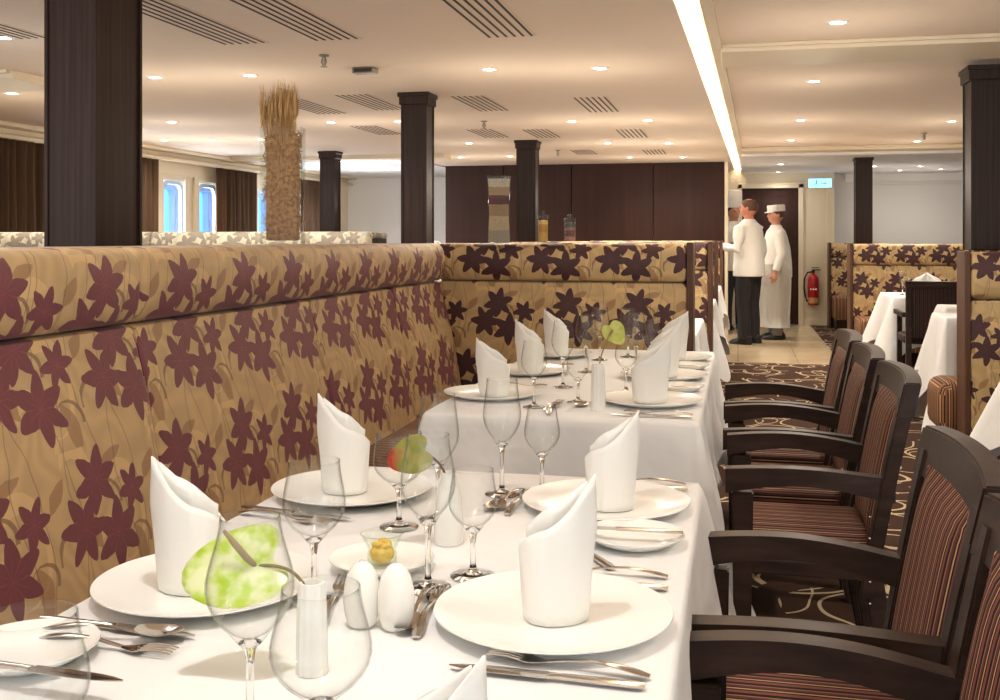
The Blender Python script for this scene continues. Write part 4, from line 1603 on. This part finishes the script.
# ---------------------------------------------------------------- things on the ledges
# wheat in a square glass vase
d = 4.02
x, y = along(283, d)
zl = 1.235
vz = thing('glass_vase', 'tall square glass vase packed with straw on the left banquette ledge', 'vase', (x, y, zl), YAW)
hw_, hh_ = .078, .445
bm = NB()
for (a, b_, c, e) in ((-hw_, hw_, -.05, -.046), (-hw_, hw_, .046, .05), (-hw_, -hw_ + .004, -.046, .046), (hw_ - .004, hw_, -.046, .046)):
    box(bm, a, b_, c, e, .0, hh_)
box(bm, -hw_ + .004, hw_ - .004, -.046, .046, 0, .012)
obj('glass', bm, 'vase_glass', vz)
wh = thing('wheat_bundle', 'dried wheat stalks and straw filling the tall glass vase', 'dried wheat', (x, y, zl + .013), YAW)
straw_a = woody('straw', (184, 142, 88), (226, 190, 136), (90, 90, 12), .7)
straw_b = woody('straw_pack', (150, 104, 54), (214, 168, 106), (70, 70, 70), .75)
bm = NB()
rnd = random.Random(3)
for k in range(900):
    cx_, cy_, cz_ = rnd.uniform(-.066, .066), rnd.uniform(-.040, .040), rnd.uniform(.012, .41)
    a = rnd.uniform(0, 2 * PI); L = rnd.uniform(.02, .05)
    el = rnd.uniform(-.9, .9)
    dx, dz = math.cos(a) * L * .5, math.sin(a) * L * .5
    pts = [(cx_ - dx, cy_, cz_ - dz), (cx_, cy_ + .004, cz_ + .006), (cx_ + dx, cy_, cz_ + dz)]
    pts = [(max(-.070, min(.070, p[0])), max(-.042, min(.042, p[1])), max(.003, p[2])) for p in pts]
    tube(bm, pts, .0019, 4)
box(bm, -.060, .060, -.030, .030, .001, .405, .01)
o = obj('packed_straw', bm, straw_b, wh)
o['kind'] = 'stuff'
bm = NB()
for k in range(170):
    a, rr = rnd.uniform(0, 2 * PI), math.sqrt(rnd.random())
    bx_, by_ = .055 * rr * math.cos(a), .034 * rr * math.sin(a)
    right = rnd.random() < .7
    tx = (rnd.uniform(-.022, .055) if right else rnd.uniform(-.085, -.03)) 
    ty = by_ * 1.2
    top = rnd.uniform(.54, .60) if right else rnd.uniform(.50, .59)
    mid = (bx_ * .6 + tx * .4, by_, .36)
    tube(bm, [(bx_, by_, .20), mid, (tx, ty, top - .06)], .0012, 4)
    # ear and awns
    tube(bm, [(tx, ty, top - .075), (tx, ty, top - .05), (tx + .003, ty, top - .02)], [.0015, .0042, .001], 5)
    for q in range(3):
        tube(bm, [(tx, ty, top - .05), (tx + rnd.uniform(-.012, .012), ty + rnd.uniform(-.008, .008), top + rnd.uniform(-.01, .02))], [.0009, .0003], 3)
o = obj('wheat_stalks', bm, straw_a, wh)
o['kind'] = 'stuff'


def jar(px, py, d, w, h, lab, bands, lid=True, square=False, name='storage_jar'):
    x, y = along(px, d)
    t = thing(name, lab, 'jar' if lid else 'vase', (x, y, 1.236), YAW)
    fm = layers_mat('grains_' + str(len(bpy.data.materials)), bands)
    if square:
        bm = NB()
        def sq(z, k):
            hw2 = w / 2 * k
            return [bm.verts.new((a * hw2, b_ * hw2 * .8, z)) for a, b_ in ((-1, -1), (1, -1), (1, 1), (-1, 1))]
        zs = [(0, 1.0), (h * .1, .98), (h * .35, .90), (h * .65, .90), (h * .9, 1.0), (h, 1.05)]
        L = [sq(z, k) for z, k in zs]
        for a, b_ in zip(L, L[1:]): bridge(bm, a, b_)
        bm.faces.new(L[0][::-1])
        obj('glass', bm, 'vase_glass', t)
        bm = NB()
        L = [sq(min(z, h * .94) + .004, k * .93) for z, k in zs]
        for a, b_ in zip(L, L[1:]): bridge(bm, a, b_)
        bm.faces.new(L[0][::-1]); bm.faces.new(L[-1])
        obj('grain_layers', bm, fm, t)
    else:
        r = w / 2
        bm = NB(); lathe(bm, [(0, 0), (r, 0), (r, h * .8), (r * 1.08, h * .82), (r * 1.08, h * .86), (r * .9, h * .86), (r * .9, h * .8), (r * .93, .006), (0, .006)], 24)
        obj('glass', bm, 'vase_glass', t, smooth=True, autosmooth=40)
        bm = NB(); lathe(bm, [(0, .007), (r * .9, .007), (r * .9, h * .70), (0, h * .72)], 24)
        obj('grain_layers', bm, fm, t, smooth=True, autosmooth=40)
        bm = NB(); lathe(bm, [(0, h * .865), (r * .8, h * .865), (r * .8, h * .885), (r * .22, h * .89), (r * .35, h * .94), (r * .3, h * .99), (0, h)], 20)
        obj('lid', bm, 'bowl_glass', t, smooth=True, autosmooth=40)


jar(499, 0, 5.09, .112, .325, 'tall flared glass vase with layers of pale and red grain, left of the third pillar',
    [(0, (150, 140, 120)), (.06, (178, 158, 122)), (.13, (150, 122, 84)), (.185, (84, 34, 30)), (.23, (158, 128, 90)), (.27, (188, 176, 150))], lid=False, square=True, name='layered_vase')
jar(543, 0, 5.09, .050, .155, 'small lidded glass jar of yellow pasta beside the third pillar', [(0, (206, 160, 70)), (.05, (190, 136, 50)), (.09, (216, 180, 100))])
jar(570, 0, 5.09, .056, .138, 'small lidded glass jar with dark and pink layers, right of the yellow one', [(0, (170, 120, 104)), (.03, (120, 64, 58)), (.06, (150, 110, 96)), (.075, (80, 84, 80))])

# fire extinguisher
x, y = along(812, 15.45)
y = DY - .085
t = thing('fire_extinguisher', 'red fire extinguisher with a black hose hanging on the cream wall', 'fire extinguisher', (x, y, .30))
bm = NB(); lathe(bm, [(0, 0), (.07, .0), (.078, .012), (.078, .36), (.066, .41), (.03, .44), (.022, .445), (.022, .47), (0, .47)], 28)
obj('cylinder', bm, 'red', t, smooth=True, autosmooth=50)
obj('valve', merge(boxo(-.022, .022, -.02, .02, .465, .50, .004), boxo(-.02, .10, -.012, .012, .50, .515, .003), boxo(-.02, .085, -.01, .01, .535, .545, .003)), 'black', t)
bm = NB(); tube(bm, [(-.02, 0, .48), (-.08, -.01, .47), (-.125, -.01, .38), (-.13, -.01, .25), (-.11, -.02, .12), (-.085, -.03, .05)], [.012, .012, .012, .012, .014, .02], 10)
obj('hose', bm, 'black', t, smooth=True)
bm = NB()
for k in range(3):
    box(bm, -.05 + k * .036, -.028 + k * .036, -.0805, -.0775, .22, .245)
obj('label_marks', bm, 'ceiling_white', t)
obj('base_band', (lambda b_: (lathe(b_, [(.0785, .03), (.0795, .03), (.0795, .11), (.0785, .11)], 28), b_)[1])(NB()), simple('band', (196, 150, 96), .4), t)
obj('bracket', boxo(-.03, .03, .074, .083, .1, .4), 'black', t)
# exit sign
x, _ = along(817, 15.8)
t = thing('exit_sign', 'glowing pale blue emergency exit sign on the cream wall above the extinguisher', 'exit sign', (x, DY, 1.99))
obj('housing', boxo(-.17, .17, -.045, 0, .0, .15, .01), 'ceiling_white', t)
obj('lit_panel', boxo(-.16, .16, -.049, -.046, .012, .138, .0), emitter('exit_glow', (120, 190, 255), 1.5), t)
bm = NB()
# running figure and arrow, small and dark teal
ellipsoid(bm, (-.045, -.051, .112), (.009, .002, .009), 8, 6)
tube(bm, [(-.048, -.051, .10), (-.055, -.051, .07)], .007, 6)
tube(bm, [(-.055, -.051, .07), (-.035, -.051, .055), (-.04, -.051, .03)], .004, 6)
tube(bm, [(-.055, -.051, .07), (-.075, -.051, .05), (-.095, -.051, .05)], .004, 6)
tube(bm, [(-.048, -.051, .095), (-.03, -.051, .08), (-.02, -.051, .09)], .003, 6)
tube(bm, [(.01, -.051, .07), (.08, -.051, .07)], .005, 6)
tube(bm, [(.06, -.051, .09), (.082, -.051, .07), (.06, -.051, .05)], .005, 6)
obj('pictogram', bm, simple('exit_mark', (30, 90, 130), .5), t)


# ---------------------------------------------------------------- people
def vox(o, size=.009, smooth_it=4):
    m1 = o.modifiers.new('continuous skin', 'REMESH'); m1.mode = 'VOXEL'; m1.voxel_size = size; m1.use_smooth_shade = True
    m2 = o.modifiers.new('soften', 'SMOOTH'); m2.iterations = smooth_it; m2.factor = .5
    return o


def stack(bm, secs, n=20):
    """elliptical sections (z, rx, ry, cx, cy), capped"""
    prev = first = None
    for z, rx, ry, cx_, cy_ in secs:
        cur = [bm.verts.new((cx_ + rx * math.cos(2 * PI * k / n), cy_ + ry * math.sin(2 * PI * k / n), z)) for k in range(n)]
        if prev: bridge(bm, prev, cur)
        else: first = cur
        prev = cur
    bm.faces.new(first[::-1]); bm.faces.new(prev)


def person(name, label, loc, rz, arms, hgt=1.72, jacket='jacket', trousers='trousers', skin='skin', hat=None, hair='hair', apron=False, lean=0.0, head_yaw=0.0, belly=0.0, bald=False):
    """faces +x locally; arms: two (shoulder side, elbow, wrist, hand tip) chains in local metres for a 1.72 m body"""
    t = thing(name, label, 'person', loc, rz)
    t.scale = (hgt / 1.72 * 1.1, hgt / 1.72 * 1.12, hgt / 1.72)
    LZ = lambda z: lean * max(0, z - .95)
    HX = LZ(1.6)
    # body: head, neck, torso, arms, hands, legs
    bm = NB()
    hd = NB()
    ellipsoid(hd, (0.0, 0, 1.615), (.093, .074, .105), 24, 16)
    ellipsoid(hd, (.035, 0, 1.56), (.055, .052, .062), 16, 12)            # jaw
    ellipsoid(hd, (.095, 0, 1.59), (.016, .012, .020), 10, 8)             # nose
    tube(hd, [(.088, 0, 1.625), (.100, 0, 1.585)], [.007, .011], 8)
    ellipsoid(hd, (.078, 0, 1.547), (.014, .022, .007), 10, 8)            # lips
    for s in (-1, 1):
        ellipsoid(hd, (-.005, s * .076, 1.60), (.018, .009, .030), 10, 8)  # ears
        ellipsoid(hd, (.078, s * .03, 1.632), (.018, .02, .006), 8, 6)     # brow
    rot = Matrix.Translation((HX, 0, 0)) @ Matrix.Rotation(head_yaw, 4, 'Z')
    bmesh.ops.transform(hd, matrix=rot, verts=hd.verts)
    me = bpy.data.meshes.new('tmp'); hd.to_mesh(me); hd.free(); bm.from_mesh(me); bpy.data.meshes.remove(me)
    tube(bm, [(LZ(1.40), 0, 1.40), (LZ(1.47) + .0, 0, 1.47), (HX + .005, 0, 1.56)], [.062, .052, .05], 16)
    stack(bm, [(.90, .10, .15, 0, 0), (1.0, .10, .145, 0, 0), (1.15, .10, .13, LZ(1.15), 0), (1.30, .11, .16, LZ(1.3), 0), (1.40, .085, .17, LZ(1.4), 0), (1.44, .05, .09, LZ(1.44), 0)])
    for s, ch in zip((1, -1), arms):
        sh, el, wr, tip = [Vector(p) for p in ch]
        tube(bm, [sh, (sh + el) / 2, el, (el * .6 + wr * .4), wr], [.045, .043, .036, .035, .024], 12)
        dirn = (tip - wr).normalized()
        side = dirn.cross(Vector((0, 0, 1)));
        if side.length < .2: side = Vector((1, 0, 0))
        side.normalize()
        palm_end = wr + dirn * .085
        tube(bm, [wr, wr + dirn * .04, palm_end], [.024, .036, .036], 12, flat=.5)
        nrm = side.cross(dirn)
        for q, L in zip((-1.5, -.5, .5, 1.5), (.062, .075, .080, .068)):
            b0 = palm_end - dirn * .01 + side * q * .0175
            tube(bm, [b0, b0 + dirn * L * .5 - nrm * .004, b0 + dirn * L * .85 - nrm * .02], [.0092, .0085, .0072], 8)
        b0 = wr + dirn * .03 + side * .032
        tube(bm, [b0, b0 + side * .02 + dirn * .03, b0 + side * .022 + dirn * .055 - nrm * .01], [.012, .0105, .0085], 8)
    for s in (-1, 1):
        tube(bm, [(0, s * .085, .93), (.01, s * .09, .70), (.015, s * .095, .50), (-.005, s * .10, .28), (-.01, s * .10, .07)], [.088, .078, .055, .052, .036], 14)
    o = vox(obj('body', bm, skin, t, smooth=True), .0085, 3)
    # eyes
    for s in (-1, 1):
        e = NB(); ellipsoid(e, (.085, s * .03, 1.617), (.007, .010, .006), 8, 6)
        bmesh.ops.transform(e, matrix=rot, verts=e.verts)
        obj('eye', e, 'hair_dark', t, smooth=True)
    # jacket with sleeves, collar and a hem
    bm = NB()
    stack(bm, [(.80, .135 + belly, .185, 0, 0), (.90, .135 + belly, .18, .0, 0), (1.02, .13 + belly, .165, LZ(1.02), 0), (1.18, .13 + belly * .7, .17, LZ(1.18), 0), (1.32, .13, .20, LZ(1.32), 0), (1.40, .105, .195, LZ(1.4), 0), (1.44, .075, .12, LZ(1.44), 0), (1.48, .062, .066, LZ(1.48), 0)], 28)
    for ch in arms:
        sh, el, wr, tip = [Vector(p) for p in ch]
        tube(bm, [sh + Vector((0, -.03 if sh.y > 0 else .03, 0)), sh, (sh + el) / 2, el, (el + wr) / 2, wr - (wr - el) * .08], [.06, .066, .062, .056, .05, .046], 14)
    vox(obj('jacket', bm, jacket, t, smooth=True), .011, 4)
    # trousers
    bm = NB()
    stack(bm, [(.78, .115 + belly * .5, .165, 0, 0), (.86, .12 + belly * .5, .17, 0, 0), (.95, .12 + belly * .5, .165, 0, 0)])
    for s in (-1, 1):
        tube(bm, [(0, s * .08, .86), (.01, s * .09, .68), (.015, s * .096, .48), (0, s * .10, .26), (.005, s * .10, .055)], [.098, .092, .074, .070, .068], 16)
    vox(obj('trousers', bm, trousers, t, smooth=True), .012, 3)
    for s in (-1, 1):
        bm = NB()
        stack(bm, [(.0, .135, .05, .045, s * .10), (.02, .14, .052, .045, s * .10), (.05, .12, .048, .03, s * .10), (.085, .06, .045, -.02, s * .10), (.10, .045, .042, -.03, s * .10)])
        obj('shoe', bm, 'shoe', t, smooth=True)
    if apron:
        bm = NB()
        n = 22
        rows = []
        for z, rx, ry in ((.97, .150 + belly, .20), (.80, .165 + belly, .215), (.55, .175 + belly * .6, .225), (.30, .185, .235), (.16, .19, .24)):
            rows.append([bm.verts.new((rx * math.cos(a_) * (1 + .03 * math.sin(9 * a_)), ry * math.sin(a_), z)) for a_ in [(-2.3 + 4.6 * k / n) for k in range(n + 1)]])
        for a, b_ in zip(rows, rows[1:]):
            for k in range(n): bm.faces.new((a[k], a[k + 1], b_[k + 1], b_[k]))
        bmesh.ops.solidify(bm, geom=bm.faces[:], thickness=.004)
        obj('apron', bm, 'apron', t, smooth=True)
    # hair: a cap of short hair round the back and sides
    bm = NB()
    n, mrow = 28, 9
    rows = []
    lo_z = -.35
    for j in range(mrow + 1):
        row = []
        for k in range(n):
            a = 2 * PI * k / n
            front = max(0, math.cos(a))
            top_ = PI * (.02 if not bald else .02)
            low = PI * (.62 - .30 * front ** .7)
            if bald: top_ = PI * .20 * (1)
            ph_ = top_ + (low - top_) * j / mrow
            row.append(bm.verts.new((-.004 + .099 * math.sin(ph_) * math.cos(a), .080 * math.sin(ph_) * math.sin(a), 1.617 + .111 * math.cos(ph_))))
        rows.append(row)
    for a, b_ in zip(rows, rows[1:]): bridge(bm, a, b_)
    if not bald: bm.faces.new(rows[0])
    bmesh.ops.transform(bm, matrix=rot, verts=bm.verts)
    obj('hair', bm, hair, t, smooth=True)
    if hat == 'toque':
        bm = NB()
        lathe(bm, [(.094, 0), (.097, .02), (.100, .12), (.104, .23), (.085, .245), (0, .235)], 32, (0, 0, 0))
        for v in bm.verts:
            a = math.atan2(v.co.y, v.co.x)
            if v.co.z > .03: v.co.x *= 1 + .015 * math.cos(16 * a); v.co.y *= 1 + .015 * math.cos(16 * a)
        bmesh.ops.transform(bm, matrix=rot @ Matrix.Translation((-.005, 0, 1.665)), verts=bm.verts)
        obj('toque', bm, 'jacket', t, smooth=True)
    if hat == 'cap':
        bm = NB()
        lathe(bm, [(.100, 0), (.104, .01), (.106, .075), (.098, .085), (0, .088)], 32)
        for v in bm.verts: v.co.y *= .86
        L = []
        for k in range(11):
            a = R(-60 + 12 * k)
            L.append((bm.verts.new((.098 * math.cos(a), .084 * math.sin(a), .004)), bm.verts.new((.098 * math.cos(a) + .045 * math.cos(a), .084 * math.sin(a), -.012)), bm.verts.new((.098 * math.cos(a) + .045 * math.cos(a), .084 * math.sin(a), -.006)), bm.verts.new((.098 * math.cos(a), .084 * math.sin(a), .012))))
        for a, b_ in zip(L, L[1:]):
            for q in range(4): bm.faces.new((a[q], a[(q + 1) % 4], b_[(q + 1) % 4], b_[q]))
        bmesh.ops.transform(bm, matrix=rot @ Matrix.Translation((-.004, 0, 1.652)) @ Matrix.Rotation(R(4), 4, 'Y'), verts=bm.verts)
        obj('cap', bm, 'jacket', t, smooth=True, autosmooth=50)
    return t


hang = lambda s: ((0, s * .19, 1.37), (-.02, s * .245, 1.10), (.05, s * .25, .87), (.08, s * .25, .72))
bent = lambda s: ((0, s * .19, 1.37), (.0, s * .25, 1.12), (.22, s * .20, 1.16), (.34, s * .16, 1.20))
raised = lambda s: ((0, s * .19, 1.37), (.03, s * .25, 1.14), (.24, s * .15, 1.25), (.34, s * .10, 1.33))
x, y = along(749, 12.55)
person('person', 'balding person in white chef jacket and black trousers, back turned, gesturing', (x, y, .005), R(150), (bent(1), hang(-1)), 1.73, skin='skin_ruddy', bald=True, belly=.03, head_yaw=R(12))
x, y = along(776, 13.15)
person('person', 'person in white cook jacket, flat white cap and long pale apron, facing left', (x, y, .005), R(188), (hang(1), hang(-1)), 1.66, trousers='trousers_check', hat='cap', hair='hair', apron=True, belly=.05, head_yaw=R(8))
x, y = along(733.5, 14.65)
person('person', 'person in a tall white chef hat, half hidden behind the dark wall edge', (x, y, .005), R(-60), (bent(1), bent(-1)), 1.74, hat='toque', hair='hair_dark')
x, y = along(434, 8.7)
reach = ((.0, .19, 1.37), (.16, .24, 1.22), (.38, .20, 1.10), (.50, .18, 1.05))
person('person', 'person in white bending behind the square pillar, only an arm and cap showing', (x, y, .0), R(190), (reach, ((.0, -.19, 1.37), (.18, -.22, 1.2), (.40, -.18, 1.08), (.5, -.16, 1.03))), 1.5, hair='hair_dark', lean=.25)
